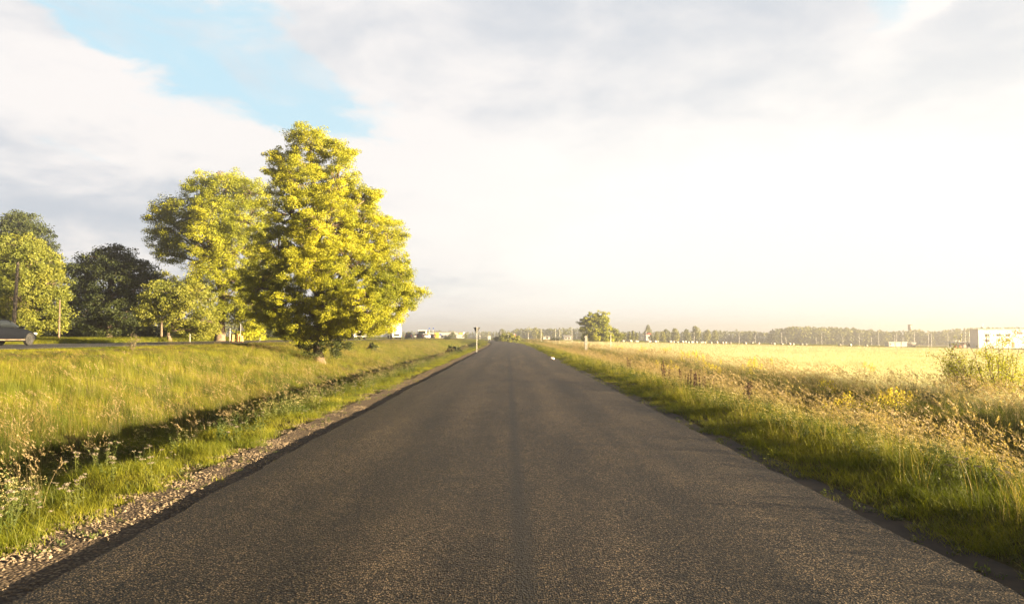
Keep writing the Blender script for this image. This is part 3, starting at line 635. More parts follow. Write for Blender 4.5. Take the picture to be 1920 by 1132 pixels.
# ------------------------------------------------------------------ grass and herb clumps (prototypes stay outside the scene)
def blades(mb, n, rad, h, wd, r, lean=(-.25, .0), bend=.5, tint=(0, .6), segs=3, tipdry=0.0):
    ang = r.uniform(0, 6.283, n); rr_ = rad * np.sqrt(r.uniform(0, 1, n)); B = np.stack([rr_ * np.cos(ang), rr_ * np.sin(ang), np.full(n, -.03)], 1)
    H = r.uniform(h[0], h[1], n); dirv = np.stack([r.normal(0, .30, n) + lean[0], r.normal(0, .30, n) + lean[1], np.zeros(n)], 1)
    side = r.uniform(0, 6.283, n); S = np.stack([np.cos(side), np.sin(side), np.zeros(n)], 1); W_ = r.uniform(wd[0], wd[1], n)
    rows = []; tv = r.uniform(tint[0], tint[1], n)
    for k_ in range(segs + 1):
        u = k_ / segs; c_ = B + dirv * (H * (u ** 1.8) * bend * 2)[:, None] + np.array([0, 0, 1.0]) * (H * (u - .12 * u * u * bend * 2))[:, None]
        wk = W_ * (1 - u ** 1.6 * .92); rows += [c_ - S * wk[:, None] / 2, c_ + S * wk[:, None] / 2]
    V = np.stack(rows, 1).reshape(-1, 3); m_ = 2 * (segs + 1)
    q = np.array([[2 * k_, 2 * k_ + 1, 2 * k_ + 3, 2 * k_ + 2] for k_ in range(segs)])
    Q = (np.arange(n)[:, None, None] * m_ + q[None]).reshape(-1, 4)
    mb.add(V, Q, np.repeat(tv, m_)); return rows[-1], dirv, H
def plumes(mb, tips, dirv, size, r, per=16, tint=.9, fat=.35):
    n = len(tips); d = unit(dirv + np.array([-.25, 0, .45]))
    u = r.uniform(0, 1, (n, per)); C = tips[:, None, :] + d[:, None, :] * ((u - .75) * size)[..., None] + r.normal(0, 1, (n, per, 3)) * (size * .075) * (1.2 - u)[..., None]
    C[..., 0] -= (u ** 2) * size * .18; C = C.reshape(-1, 3); m_ = len(C)
    a_ = unit(np.repeat(d, per, 0) + r.normal(0, .28, (m_, 3))); b_2 = unit(np.cross(a_, r.normal(0, 1, (m_, 3))))
    L_ = size * r.uniform(.16, .30, m_)[:, None]; V = np.stack([C - a_ * L_ / 2, C + b_2 * L_ * fat / 2, C + a_ * L_ / 2, C - b_2 * L_ * fat / 2], 1).reshape(-1, 3)
    mb.add(V, np.arange(m_ * 4).reshape(-1, 4), tint)
def proto(name, mb, mat):
    o = mb.build(name, mat, link=False); return o
def short_clump(seed, n=55, rad=.16, h=(.07, .22), wd=(.003, .006), mat='grassgreen', tint=(0, .62), lean=(-.2, 0), bend=.5):
    m_ = MB(); blades(m_, n, rad, h, wd, np.random.default_rng(seed), lean, bend, tint); return proto('grass_clump', m_, M[mat])
def tall_clump(seed, n=36, ns=9, rad=.22, h=(.30, .62), hs=(.6, .95), mat='grass', psz=.11, wd=(.003, .006), pper=14):
    r = np.random.default_rng(seed); m_ = MB(); blades(m_, n, rad, h, wd, r, (-.3, 0), .55, (0, .65))
    tp, dv, H = blades(m_, ns, rad * .9, hs, (.0022, .0035), r, (-.22, .02), .35, (.9, .9), 4)
    plumes(m_, tp, dv, psz, r, pper); return proto('tall_grass_clump', m_, M[mat])
def herb_clump(seed, stems=9, rad=.16, h=(.2, .5), leafsz=(.03, .06), per=16, flowers=0, mat='herb', ft=.9, updir=.8):
    r = np.random.default_rng(seed); m_ = MB()
    tp, dv, H = blades(m_, stems, rad, h, (.003, .005), r, (-.12, 0), .3, (.3, .6))
    base = tp - dv * (H * .6)[:, None] * .5
    for i in range(stems):
        u = r.uniform(.1, 1, per); C = np.stack([tp[i][0] * np.ones(per), tp[i][1] * np.ones(per), tp[i][2] * u], 1); C[:, :2] -= (dv[i][:2] * H[i] * .6) * (1 - u ** 1.8)[:, None]
        sz = r.uniform(leafsz[0], leafsz[1], per) * (1.25 - .7 * u); C += sphere_pts(per, r) * sz[:, None] * .8
        m_.add(*rhombi(C, sz, sz * .38, None, -.5, np.clip(r.uniform(0, .5, per), 0, .6), r))
    if flowers:
        for i in range(stems):
            C = tp[i] + r.normal(0, 1, (flowers, 3)) * np.array([.022, .022, .006]); m_.add(*rhombi(C, np.full(flowers, .014), np.full(flowers, .013), np.array([0, 0, 2.]), 0, ft, r))
    return proto('herb_clump', m_, M[mat])

def scatter(name, Pts, rz, scl, idx, protos_, label, cat, kind='stuff', tilt=None):
    """one ground-cover object: a geometry-nodes instancer over a point mesh"""
    n = len(Pts); me = bpy.data.meshes.new(name); me.vertices.add(n); me.vertices.foreach_set('co', np.asarray(Pts, np.float32).ravel())
    rot = np.zeros((n, 3), np.float32); rot[:, 2] = rz
    if tilt is not None: rot[:, 1] = tilt
    a_ = me.attributes.new('rot', 'FLOAT_VECTOR', 'POINT'); a_.data.foreach_set('vector', rot.ravel())
    s3 = np.asarray(scl, np.float32); s3 = np.repeat(s3[:, None], 3, 1) if s3.ndim == 1 else s3
    a_ = me.attributes.new('scl', 'FLOAT_VECTOR', 'POINT'); a_.data.foreach_set('vector', s3.ravel())
    a_ = me.attributes.new('idx', 'INT', 'POINT'); a_.data.foreach_set('value', np.asarray(idx, np.int32))
    o = bpy.data.objects.new(name, me); COL.objects.link(o)
    c_ = bpy.data.collections.new(name + '_prototypes')
    for p_ in protos_:
        p_.name = 'a%02d_' % len(c_.objects) + p_.name; c_.objects.link(p_)
    ng = bpy.data.node_groups.new(name, 'GeometryNodeTree'); ng.interface.new_socket('Geometry', in_out='INPUT', socket_type='NodeSocketGeometry'); ng.interface.new_socket('Geometry', in_out='OUTPUT', socket_type='NodeSocketGeometry')
    gi = ng.nodes.new('NodeGroupInput'); go = ng.nodes.new('NodeGroupOutput'); ci = ng.nodes.new('GeometryNodeCollectionInfo'); ci.inputs['Collection'].default_value = c_
    ci.inputs['Separate Children'].default_value = True; ci.inputs['Reset Children'].default_value = True
    ip = ng.nodes.new('GeometryNodeInstanceOnPoints'); ip.inputs['Pick Instance'].default_value = True
    def attr(nm, dt):
        q = ng.nodes.new('GeometryNodeInputNamedAttribute'); q.data_type = dt; q.inputs['Name'].default_value = nm; return q.outputs['Attribute']
    mtp = ng.nodes.new('GeometryNodeMeshToPoints'); ng.links.new(gi.outputs[0], mtp.inputs[0])
    ng.links.new(mtp.outputs[0], ip.inputs['Points']); ng.links.new(ci.outputs[0], ip.inputs['Instance'])
    e2 = ng.nodes.new('FunctionNodeEulerToRotation'); ng.links.new(attr('rot', 'FLOAT_VECTOR'), e2.inputs[0])
    ng.links.new(e2.outputs[0], ip.inputs['Rotation']); ng.links.new(attr('scl', 'FLOAT_VECTOR'), ip.inputs['Scale']); ng.links.new(attr('idx', 'INT'), ip.inputs['Instance Index'])
    ng.links.new(ip.outputs[0], go.inputs[0]); md = o.modifiers.new('scatter', 'NODES'); md.node_group = ng
    return tag(o, label, cat, kind=kind)

# value noise for patchy planting
_g = rng.uniform(0, 1, (256, 256))
def vn(X, Y, s):
    x = np.asarray(X) / s + 1000; y = np.asarray(Y) / s + 1000; xi = np.floor(x).astype(int); yi = np.floor(y).astype(int); fx = x - xi; fy = y - yi
    fx = fx * fx * (3 - 2 * fx); fy = fy * fy * (3 - 2 * fy); g_ = lambda a_, b2: _g[a_ % 256, b2 % 256]
    return (g_(xi, yi) * (1 - fx) + g_(xi + 1, yi) * fx) * (1 - fy) + (g_(xi, yi + 1) * (1 - fx) + g_(xi + 1, yi + 1) * fx) * fy

def sample(bands, x0, x1, seed, side_margin=3.0):
    """points with a density per band of distance; x0..x1 may be functions of y"""
    r = np.random.default_rng(seed); out = []
    for (ya, yb, d) in bands:
        lo, hi = -0.80 * yb - side_margin, 0.80 * yb + side_margin + 5
        a_ = max(lo, x0); b2 = min(hi, x1)
        if b2 <= a_: continue
        n = int((b2 - a_) * (yb - ya) * d); X = r.uniform(a_, b2, n); Y = r.uniform(ya, yb, n)
        k_ = (X > -.80 * Y - side_margin) & (X < .80 * Y + side_margin + 5); out.append(np.stack([X[k_], Y[k_]], 1))
    return np.concatenate(out)
def put(name, P2, protos_, label, cat, seed, smin=.75, smax=1.3, wide=0.0, idx=None, hscale=None):
    r = np.random.default_rng(seed); X, Y = P2[:, 0], P2[:, 1]; n = len(X)
    s_ = r.uniform(smin, smax, n); far = 1 + np.clip((Y - 18) / 60, 0, 3.0) * wide
    sc3 = np.stack([s_ * far, s_ * far, s_ * (1 if hscale is None else hscale)], 1)
    return scatter(name, np.stack([X, Y, T(X, Y)], 1), r.uniform(-.9, .9, n), sc3, r.integers(0, len(protos_), n) if idx is None else idx, protos_, label, cat)

S = lambda P2: P2[:, 0] - cl(P2[:, 1])
# 1 short grass over the meadow and both verges
Q1 = sample([(1, 6, 60), (6, 12, 42), (12, 22, 24), (22, 45, 11), (45, 90, 4.5), (90, 200, 1.3), (200, 420, .35)], -19.6, 11.0, 101)
s1 = S(Q1); nz = vn(Q1[:, 0], Q1[:, 1], .7)
keep = ((s1 < -3.7 - .5 * nz) | (s1 > 3.25 + .55 * nz)) & ~((s1 < 4.6) & (s1 > 0) & (nz < .15))
Q1 = Q1[keep]
sh = [short_clump(200 + i, 60, .17, (.07, .20 + .03 * i)) for i in range(4)]
hs = np.where(S(Q1) > 0, 0.55 + .6 * ss(S(Q1), 3.4, 5.0), 1.25) * (1 + .9 * ss(-S(Q1), 10, 12.5)) * (1 - .75 * ss(-Q1[:, 0], 14.5, 18)) * (1 - .45 * ((S(Q1) > -5.6) & (S(Q1) < 0))); put('meadow_grass', Q1, sh, 'short green grass covering the meadow and the road verges', 'grass', 102, wide=1.1, hscale=hs)
# 2 long leaning meadow grass, golden toward the highway bank
Q2 = sample([(2, 8, 16), (8, 16, 14), (16, 30, 9), (30, 60, 4.5), (60, 120, 1.8), (120, 260, .6), (260, 420, .2)], -19.4, -5.0, 103)
s2 = S(Q2); pz = vn(Q2[:, 0], Q2[:, 1], 3.2) * .6 + vn(Q2[:, 0], Q2[:, 1], 1.1) * .4
keep = (s2 < -8.0) & (pz > .36) & (Q2[:, 0] > -15.8 - pz); bank = Q2[:, 0] < -15.8 - pz; keep = (s2 < -10.4) & (pz > .36) & (Q2[:, 0] > -19.2); Q2 = Q2[keep]; hb2 = np.where(bank[keep], .38, 1.0)
ta = [tall_clump(220 + i, 44, 6, .24, (.22, .48), (.42, .70), psz=.08) for i in range(4)]
put('long_meadow_grass', Q2, ta, 'long leaning meadow grass with thin seed heads between ditch and highway', 'grass', 104, .7, 1.2, wide=1.0, hscale=hb2)
# 3 tall dry reed grass along the left ditch
Q3 = sample([(3, 9, 7), (9, 18, 5), (18, 40, 2.0), (40, 120, .6)], -14.0, -5.6, 105)
pz = vn(Q3[:, 0] + 50, Q3[:, 1], 2.0); Q3 = Q3[(pz > .45) & ((S(Q3) < -10.6 + 1.1 * pz) | (pz > .84))]
tb = [tall_clump(240 + i, 34, 5, .24, (.35, .75), (.75, 1.15), 'grasstan', .15, (.003, .006), 13) for i in range(5)]
put('reed_grass_by_the_ditch', Q3, tb, 'tall dry reed grass with plumes along the left ditch', 'grass', 106, .7, 1.05, wide=.8)
# 4 tall tan grass right of the road, thick to the field
Q4 = sample([(0, 6, 9), (6, 14, 8), (14, 30, 5.5), (30, 60, 3), (60, 120, 1.2), (120, 230, .4)], 5.2, 12.5, 107, 5)
s4 = S(Q4); pz = vn(Q4[:, 0], Q4[:, 1] + 70, 1.6) * .6 + vn(Q4[:, 0], Q4[:, 1], 4.0) * .4
Q4 = Q4[(s4 > 6.0 - 1.0 * pz) & (pz > .34)]
tc_ = [tall_clump(260 + i, 38, 7, .26, (.3, .7), (.65, 1.05), 'grasstan', .16, (.003, .006), 14) for i in range(6)]
put('reed_grass_by_the_field', Q4, tc_, 'tall dry grass with pale feathery plumes between the road and the field', 'grass', 108, .7, 1.1, wide=.8)
Q4b = sample([(0, 10, 7), (10, 30, 6), (30, 70, 3), (70, 130, .8)], 3.6, 6.6, 127, 5); Q4b = Q4b[(S(Q4b) > 4.1) & (vn(Q4b[:, 0], Q4b[:, 1], 1.3) > .35)]
tv_ = [tall_clump(270 + i, 18, 6, .14, (.3, .52), (.5, .85), 'grassgreen', .09, (.003, .005), 9) for i in range(4)]
put('verge_seed_grass', Q4b, tv_, 'thin seeding grass standing along the crest of the right verge', 'grass', 128, .6, 1.15)
# 5 green undergrowth of herbs on both sides
Q5 = np.concatenate([sample([(1, 8, 14), (8, 16, 9), (16, 40, 4), (40, 110, 1.4)], -9.5, -4.1, 109), sample([(0, 8, 22), (8, 16, 18), (16, 40, 8), (40, 110, 2.2)], 4.0, 12.5, 110, 5)])
s5 = S(Q5); pz = vn(Q5[:, 0] + 9, Q5[:, 1], .9) * .5 + vn(Q5[:, 0] + 9, Q5[:, 1], 3) * .5
Q5 = Q5[((s5 < -4.5) | (s5 > 4.4)) & (pz > .40)]
hb = [herb_clump(280 + i, 9, .15, (.16, .34 + .05 * i)) for i in range(3)] + [herb_clump(290 + i, 8, .14, (.25, .55), (.025, .05), 18, 10) for i in range(2)]
put('verge_herbs', Q5, hb, 'leafy weeds and wild herbs growing through the verge grass', 'weeds', 111, .65, 1.15, wide=.5)
Q5b = sample([(2, 10, 6), (10, 30, 4.5), (30, 90, 1.8)], -10.5, -4.6, 131); s5 = S(Q5b); Q5b = Q5b[(s5 < -4.7) & (vn(Q5b[:, 0], Q5b[:, 1] + 31, 1.2) > np.where(s5 > -6.4, .30, .60))]
mw = [herb_clump(350 + i, 8, .16, (.35, .75), (.03, .06), 26) for i in range(3)] + [tall_clump(355 + i, 22, 5, .2, (.35, .6), (.6, .95), 'grasstan', .12, (.003, .005), 12) for i in range(2)]
put('ditch_weeds', Q5b, mw, 'tall ragged weeds and stalks standing in and along the left ditch', 'weeds', 132, .65, 1.15, wide=.4)
# 6 small weeds creeping over the two shoulders
Q6 = np.concatenate([sample([(1, 10, 7), (10, 30, 3)], -4.3, -3.3, 112), sample([(0, 10, 22), (10, 30, 12), (30, 60, 4)], 3.12, 4.2, 113)])
wd_ = [herb_clump(300 + i, 5, .07, (.04, .12), (.02, .045), 9) for i in range(3)] + [short_clump(310 + i, 22, .07, (.05, .13)) for i in range(2)]
put('shoulder_weeds', Q6, wd_, 'small scattered weeds creeping over the bare road shoulders', 'weeds', 114, .6, 1.2)
# 7 the crop field
Q7 = sample([(2, 14, 14), (14, 30, 9), (30, 60, 4), (60, 120, 1.2), (120, 240, .42), (240, 330, .16)], 11.0, 290, 115, 5)
fe = 205 + 0 * Q7[:, 0]; edge = 190 + .12 * Q7[:, 0]
Q7 = Q7[(Q7[:, 1] < edge + 20 * vn(Q7[:, 0], Q7[:, 1], 30)) & (S(Q7) > 11.3)]
row_ = np.mod(Q7[:, 1] - .22 * Q7[:, 0] + .8 * vn(Q7[:, 0], Q7[:, 1], 25), 17.0); Q7 = Q7[(row_ > .55) & ((row_ < 1.9) | (row_ > 2.45))]
cr_ = []
for i in range(4):
    r = np.random.default_rng(320 + i); m_ = MB(); tp, dv, H = blades(m_, 60, .34, (.35, .55), (.004, .008), r, (-.12, 0), .3, (0, .65)); plumes(m_, tp[:34], dv[:34], .10, r, 4, .9, .5); cr_.append(proto('crop_clump', m_, M['crop']))
put('crop_field', Q7, cr_, 'pale golden crop filling the flat field right of the road', 'crop', 116, .8, 1.15, wide=1.0, hscale=.72 + .6 * vn(Q7[:, 0], Q7[:, 1], 5.0) * .6 + .3 * vn(Q7[:, 0] * .3, Q7[:, 1], 6.0))
# 8 lush green strip beyond the crop and rough grass farther off
Q8 = np.concatenate([sample([(185, 260, .30), (260, 420, .12)], -15, 330, 117), sample([(12, 60, 3.5), (60, 140, 1.0), (140, 330, .25)], -75, -31.5, 118)])
Q8 = Q8[((Q8[:, 0] < -31) | (Q8[:, 1] > 190 + .12 * Q8[:, 0])) & (np.abs(S(Q8)) > 4)]
lg = [short_clump(330 + i, 60, .3, (.25, .5), (.006, .012)) for i in range(3)]
put('rough_grass', Q8, lg, 'bright green rough grass beyond the crop and behind the highway', 'grass', 119, .8, 1.2, wide=1.6)

# gravel stones on the left shoulder
def stone_patch(seed):
    r = np.random.default_rng(seed); m_ = MB()
    base = np.array([[1, 0, 0], [.3, .9, 0], [-.8, .6, 0], [-.9, -.5, 0], [.2, -1, 0], [.1, .05, .8]], float)
    for _ in range(34):
        c_ = np.array([r.uniform(-.15, .15), r.uniform(-.15, .15), .0]); s_ = r.uniform(.006, .019); a_ = r.uniform(0, 6.28)
        b2 = base + r.normal(0, .15, base.shape); b2[:, :2] = b2[:, :2] @ np.array([[math.cos(a_), -math.sin(a_)], [math.sin(a_), math.cos(a_)]])
        m_.add(c_ + b2 * s_ * np.array([1, r.uniform(.6, 1), r.uniform(.6, 1)]), [[0, 1, 5], [1, 2, 5], [2, 3, 5], [3, 4, 5], [4, 0, 5]], r.uniform(0, 1))
    return proto('stone_patch', m_, M['stone'])
Q9 = sample([(1, 8, 20), (8, 16, 10), (16, 30, 4)], -4.1, -3.05, 120); k_ = vn(Q9[:, 0], Q9[:, 1], .5) > .22; Q9 = Q9[k_]
X9, Y9 = Q9[:, 0], Q9[:, 1]; r9 = np.random.default_rng(121)
scatter('gravel_stones', np.stack([X9, Y9, T(X9, Y9) + .014], 1), r9.uniform(0, 6.28, len(X9)), r9.uniform(.7, 1.4, len(X9)), r9.integers(0, 4, len(X9)), [stone_patch(340 + i) for i in range(4)], 'loose pale gravel stones along the left edge of the road', 'gravel')

# ------------------------------------------------------------------ individual plants
def yarrow(seed):
    r = np.random.default_rng(seed); root = empty('yarrow_plant', (0, 0, 0))
    for _ in range(r.integers(2, 5)):
        st = MB(); fl = MB()
        a_ = r.uniform(0, 6.28); l_ = r.uniform(.02, .12); h = r.uniform(.22, .42)
        top = np.array([math.cos(a_) * l_ * 1.3 - .03, math.sin(a_) * l_ * 1.3, h]); st.tube([(math.cos(a_) * .02, math.sin(a_) * .02, -.04), top * np.array([.7, .7, .55]), top], [.0028, .0024, .0018], 5, .3)
        u = r.uniform(.1, .75, 10); C = top * u[:, None] + r.normal(0, .012, (10, 3)); st.add(*rhombi(C, np.full(10, .05), np.full(10, .012), None, -.3, .2, r))
        fl.add([top + np.array([math.cos(q) * .022, math.sin(q) * .022, -.004]) for q in np.linspace(0, 6.283, 8, endpoint=False)], [[0, 1, 2, 3], [0, 3, 4, 7], [4, 5, 6, 7]])
        for _k in range(r.integers(5, 9)):
            o_ = np.array([r.normal(0, .016), r.normal(0, .016), r.normal(0, .004)]); st.tube([top - np.array([0, 0, .03]), top + o_], [.0014, .001], 4, .3)
            C = top + o_ + r.normal(0, 1, (8, 3)) * np.array([.008, .008, .003]); fl.add(*rhombi(C, r.uniform(.008, .013, 8), r.uniform(.008, .012, 8), np.array([0, 0, 1.0]), 0, .5, r))
        so = st.build('stem', M['herb'], root); fl.build('flower_head', M['flowerwhite'], so)
    return root
yp = [yarrow(400 + i) for i in range(5)]
r = np.random.default_rng(410); k_ = 0
spots = [(px, py) for px, py in [(20, 1000), (28, 965), (48, 985), (75, 955), (62, 1040), (110, 950), (105, 990), (125, 1000), (140, 985), (165, 930), (170, 955), (182, 925), (160, 970), (205, 930), (235, 925), (242, 950), (265, 890), (290, 905), (310, 890), (325, 880), (250, 970), (40, 1060), (12, 1075), (95, 1010), (300, 930), (150, 1010)]]
pl = []
for px, py in spots[::3]:                                   # where the photo's nearest flower heads stand: px, py of the foot
    py += 30; d = EYE + .16; Y = F * d / (py - HY); pl.append((PX(px, Y), Y))
for _ in range(60):
    Y = 5.5 + 40 * r.uniform(0, 1) ** 1.4; pl.append((float(cl(Y)) - r.uniform(4.1, 5.5), Y))
for _ in range(30):
    Y = 4 + 22 * r.uniform(0, 1) ** 1.2; pl.append((float(cl(Y)) + r.uniform(4.6, 6.3), Y))
for x, Y in pl:
    if x > -3.9 and x < 0: x = -3.95 - r.uniform(0, .3)
    src = yp[k_ % 5]; o = src if k_ < 5 else copy_tree(src); k_ += 1
    o.location = (x, Y, gz(x, Y)); o.rotation_euler = (0, 0, r.uniform(0, 6.28)); q = r.uniform(.55, 1.1); o.scale = (q, q, q * r.uniform(.8, 1.15))
    o['category'] = 'yarrow'; o['label'] = 'white flowered yarrow plant in the verge grass beside the road'; o['group'] = 'yarrow plants in the verges'
# dock: dark red-brown seed spikes
def dock(seed):
    r = np.random.default_rng(seed); m_ = MB()
    for _ in range(3):
        x, y = r.normal(0, .08, 2); h = r.uniform(.42, .68); m_.tube([(x, y, -.05), (x, y, h * .6), (x - .03, y, h)], [.006, .005, .002], 5, .2)
        n = 130; u = r.uniform(.38, 1, n); C = np.stack([x - .03 * u + r.normal(0, .013, n), y + r.normal(0, .013, n), h * u], 1); m_.add(*rhombi(C, r.uniform(.015, .035, n), r.uniform(.012, .025, n), None, 0, .5, r))
    return m_.mesh('dock_plant')
dm = [dock(420 + i) for i in range(3)]
for mm in dm: mm.materials.append(M['dock'])
for i, (px, py) in enumerate([(1245, 692), (1252, 690), (1293, 700), (1298, 708), (1313, 708), (1270, 696), (1398, 730), (1335, 706), (1404, 735), (1180, 672), (1320, 702)]):
    Y = F * (EYE + .3 - .45) / (py - HY + 18); x = PX(px, Y); o = bpy.data.objects.new('dock_plant', dm[i % 3]); COL.objects.link(o)
    o.location = (x, Y, gz(x, Y)); o.rotation_euler = (0, 0, i * 1.3); o.scale = (1, 1, random.uniform(.95, 1.15)); tag(o, 'dark red brown dock seed spike in the dry grass right of the road', 'dock plant', 'dock plants by the field')
# goldenrod
def goldenrod(seed):
    r = np.random.default_rng(seed); root = empty('goldenrod_plant', (0, 0, 0))
    for _ in range(6):
        st = MB(); fl = MB(); x, y = r.normal(0, .16, 2); h = r.uniform(.6, .95); tx, ty = x + r.normal(-.04, .05), y + r.normal(0, .05)
        st.tube([(x, y, -.05), (x, y, h * .6), (tx, ty, h)], [.005, .004, .002], 5, .3); n = 16; u = r.uniform(.1, .8, n); st.add(*rhombi(np.stack([x + r.normal(0, .03, n), y + r.normal(0, .03, n), h * u], 1), np.full(n, .08), np.full(n, .016), None, -.4, .3, r))
        n = 90; u = r.uniform(0, 1, n); C = np.stack([tx + r.normal(0, .06, n) * (1.1 - u) - .05 * u, ty + r.normal(0, .06, n) * (1.1 - u), h - .12 + u * .2], 1); fl.add(*rhombi(C, r.uniform(.015, .03, n), r.uniform(.012, .022, n), np.array([0, 0, .6]), 0, .5, r))
        so = st.build('stem', M['herb'], root); fl.build('flower_head', M['goldenrod'], so)
    return root
gp = [goldenrod(430 + i) for i in range(3)]
for i, (px, py) in enumerate([(1158, 655), (1165, 655), (1200, 661), (1208, 662), (1245, 662), (1252, 661), (1240, 680), (1252, 682), (1262, 684), (1287, 678), (1300, 675), (1312, 680), (1330, 688), (1342, 690), (1405, 695), (1420, 698), (1628, 700), (1655, 745), (1668, 742), (1680, 740), (1570, 745), (1600, 740), (1550, 720), (1130, 664)]):
    Y = F * (EYE + .25 - .5) / max(4, py - HY); x = PX(px, Y); x = max(x, float(cl(Y)) + 5.5); o = gp[i % 3] if i < 3 else copy_tree(gp[i % 3])
    o.location = (x, Y, gz(x, Y)); o.rotation_euler = (0, 0, i * 2.1); q = random.uniform(.95, 1.3); o.scale = (q, q, q); o['category'] = 'goldenrod'; o['label'] = 'bright yellow goldenrod clump in the dry grass right of the road'; o['group'] = 'goldenrod clumps by the field'
# the airy shrub at the right and an unseen bush added outside the frame to shadow the road
def shrub(px, Y, h, wd, label, seed, n_br=16, perb=95, mat_='leafolive'):
    r = np.random.default_rng(seed); x = PX(px, Y); root = empty('shrub', (x, Y, gz(x, Y)), 0, label, 'shrub'); br = MB(); lf = MB()
    for i in range(n_br):
        a_ = r.uniform(0, 6.28); rad = wd / 2 * r.uniform(.25, 1); hh = h * r.uniform(.65, 1.0) * (1 - .25 * rad / (wd / 2)); e = np.array([math.cos(a_) * rad, math.sin(a_) * rad, hh])
        t_ = np.linspace(0, 1, 7)[:, None]; p_ = e * np.concatenate([t_ ** .8, t_ ** .8, t_ ** 1.25], 1) + r.normal(0, .03, (7, 3)) * t_; br.tube(p_, np.linspace(.018, .004, 7), 5, cap=False)
        for j in range(7):
            k_ = r.integers(2, 7); s0 = p_[k_]; e2 = s0 + unit(r.normal(0, 1, 3) + np.array([0, 0, .5])) * r.uniform(.2, .45); br.tube([s0, (s0 + e2) / 2 + r.normal(0, .02, 3), e2], [.006, .004, .002], 4, cap=False)
            n = perb // 7; u = r.uniform(-.1, 1.1, n)[:, None]; C = s0 + (e2 - s0) * u + r.normal(0, .06, (n, 3)); sz = r.uniform(.03, .06, n); lf.add(*rhombi(C, sz, sz * .55, None, .2, r.uniform(0, .6, n), r))
    br.build('branch', M['bark'], root); lf.build('leaf_mass', M[mat_], root); return root
shrub(1872, 18.0, 2.0, 2.5, 'airy light green shrub at the right edge above the dry grass', 440, 30, 230, 'leafgold')
shrub(1800, 19.5, 1.5, 1.5, 'smaller airy shrub left of the large one at the right edge', 441, 12, 200, 'leafgold')
shrub(2010, 19.0, 3.4, 2.6, 'unseen bush added beyond the right edge to shadow the road', 442, 22, 260)
shrub(252, 33, 1.0, .5, 'tall weed with brown seed head by the highway bank', 443, 6, 60, 'herb')

# ------------------------------------------------------------------ small things along the road
def pole(px, Y, ytop, rad, mat_, label, name='utility_pole', cat='pole', group=None, lamp=0, base_px=None, lean=0.0):
    rad = rad * (.7 if Y > 150 else 1); x = PX(px, Y); z = gz(x, Y); h = EYE + (HY - ytop) / F * Y - z
    root = empty(name, (x, Y, z - .15), 0, label, cat, group); MB().tube([(0, 0, 0), (lean * h * .5, 0, h * .5), (lean * h, 0, h + .15)], [rad, rad * .85, rad * .6], 8).build('post', M[mat_], root)
    if lamp:
        m_ = MB(); m_.tube([(0, 0, h + .1), (lamp * .6, 0, h + .35), (lamp * 1.2, 0, h + .4)], [rad * .6, rad * .5, rad * .5], 6, cap=False); m_.build('lamp_arm', M[mat_], root)
        MB().box((lamp * 1.45, 0, h + .4), (.6, .22, .12)).build('lamp_head', M['metal'], root, bevel=.03)
    return root
pole(29, 50, 492, .15, 'wood', 'thick grey wooden pole rising before the lime tree at the left edge', lean=.03)
pole(115, 58, 562, .09, 'bark', 'thin wooden pole between the lime tree and the flat topped dark tree', lean=-.01)
def marker_post(px, Y, h, label, w_=.10):
    x = PX(px, Y); root = empty('roadside_marker_post', (x, Y, gz(x, Y) - .1), 0, label, 'marker post', 'marker posts'); MB().box((0, 0, h / 2), (w_, w_ * .6, h)).build('post', M['concrete'], root, bevel=.01); MB().box((0, -.0, h - .16), (w_ * 1.04, w_ * .66, .12)).build('reflector', M['signback'], root)
marker_post(358.5, 62, .85, 'short grey marker post at the highway right of the forked tree'); marker_post(433, 68, 1.45, 'narrow pale post between the big trunk and the sawn stump', .12)
marker_post(489, 76, .5, 'tiny marker post at the shaded bend behind the tallest tree')
# sawn stump
sx, sY = PX(446, 66), 66; st = empty('tree_stump', (sx, sY, gz(sx, sY) - .1), 0, 'sawn orange brown double tree stump beside the highway', 'stump')
m_ = MB()
for ox, hh in ((-.38, .82), (.2, .88), (.42, .70)): m_.tube([(ox, 0, 0), (ox * .95, 0, hh * .5), (ox * .9, 0, hh)], [.27, .23, .22], 8)
m_.build('stump_wood', simple('cut_wood', (.42, .22, .09), .85, var=.35, scale=5, bump=.02), st)
def signpost(px, Y, ytop, label, shape, sz, board_mat, rim=None, name='road_sign', facing=0.0, post_mat='metal', rad=.03):
    x = PX(px, Y); z = gz(x, Y); h = EYE + (HY - ytop) / F * Y - z; root = empty(name, (x, Y, z - .1), facing, label, 'road sign')
    MB().tube([(0, 0, 0), (0, 0, h + .1)], rad, 8).build('post', M[post_mat], root)
    cz = h + .1 - sz * .5
    if shape == 'give_way': pts = [(-sz * .55, sz * .45), (sz * .55, sz * .45), (0.03, -sz * .5), (-.03, -sz * .5)]
    elif shape == 'tri': pts = [(-sz * .55, -sz * .45), (sz * .55, -sz * .45), (0, sz * .5)]
    elif shape == 'round': pts = [(sz * .5 * math.cos(a_), sz * .5 * math.sin(a_)) for a_ in np.linspace(0, 6.283, 24, endpoint=False)]
    else: pts = [(-sz * .5, -sz * .6), (sz * .5, -sz * .6), (sz * .5, sz * .5), (-sz * .5, sz * .5)]
    d0 = rad + .01
    MB().prism([(a_, b2 + cz) for a_, b2 in pts], d0, d0 + .02).build('sign_plate', M[board_mat], root)
    if rim: MB().prism([(a_ * .8, b2 * .8 + cz + (.03 if shape == 'give_way' else 0)) for a_, b2 in pts], d0 - .006 if facing else d0 - .006, d0 - .002).build('sign_face', M[rim], root)
    return root
gw = signpost(894, 70, 613, 'grey back of a give way sign on a thin post left of the road', 'give_way', .66, 'signback', rad=.035)
MB().box((0, .036, 2.3), (.5, .012, .03)).build('bracket', M['metal'], gw)
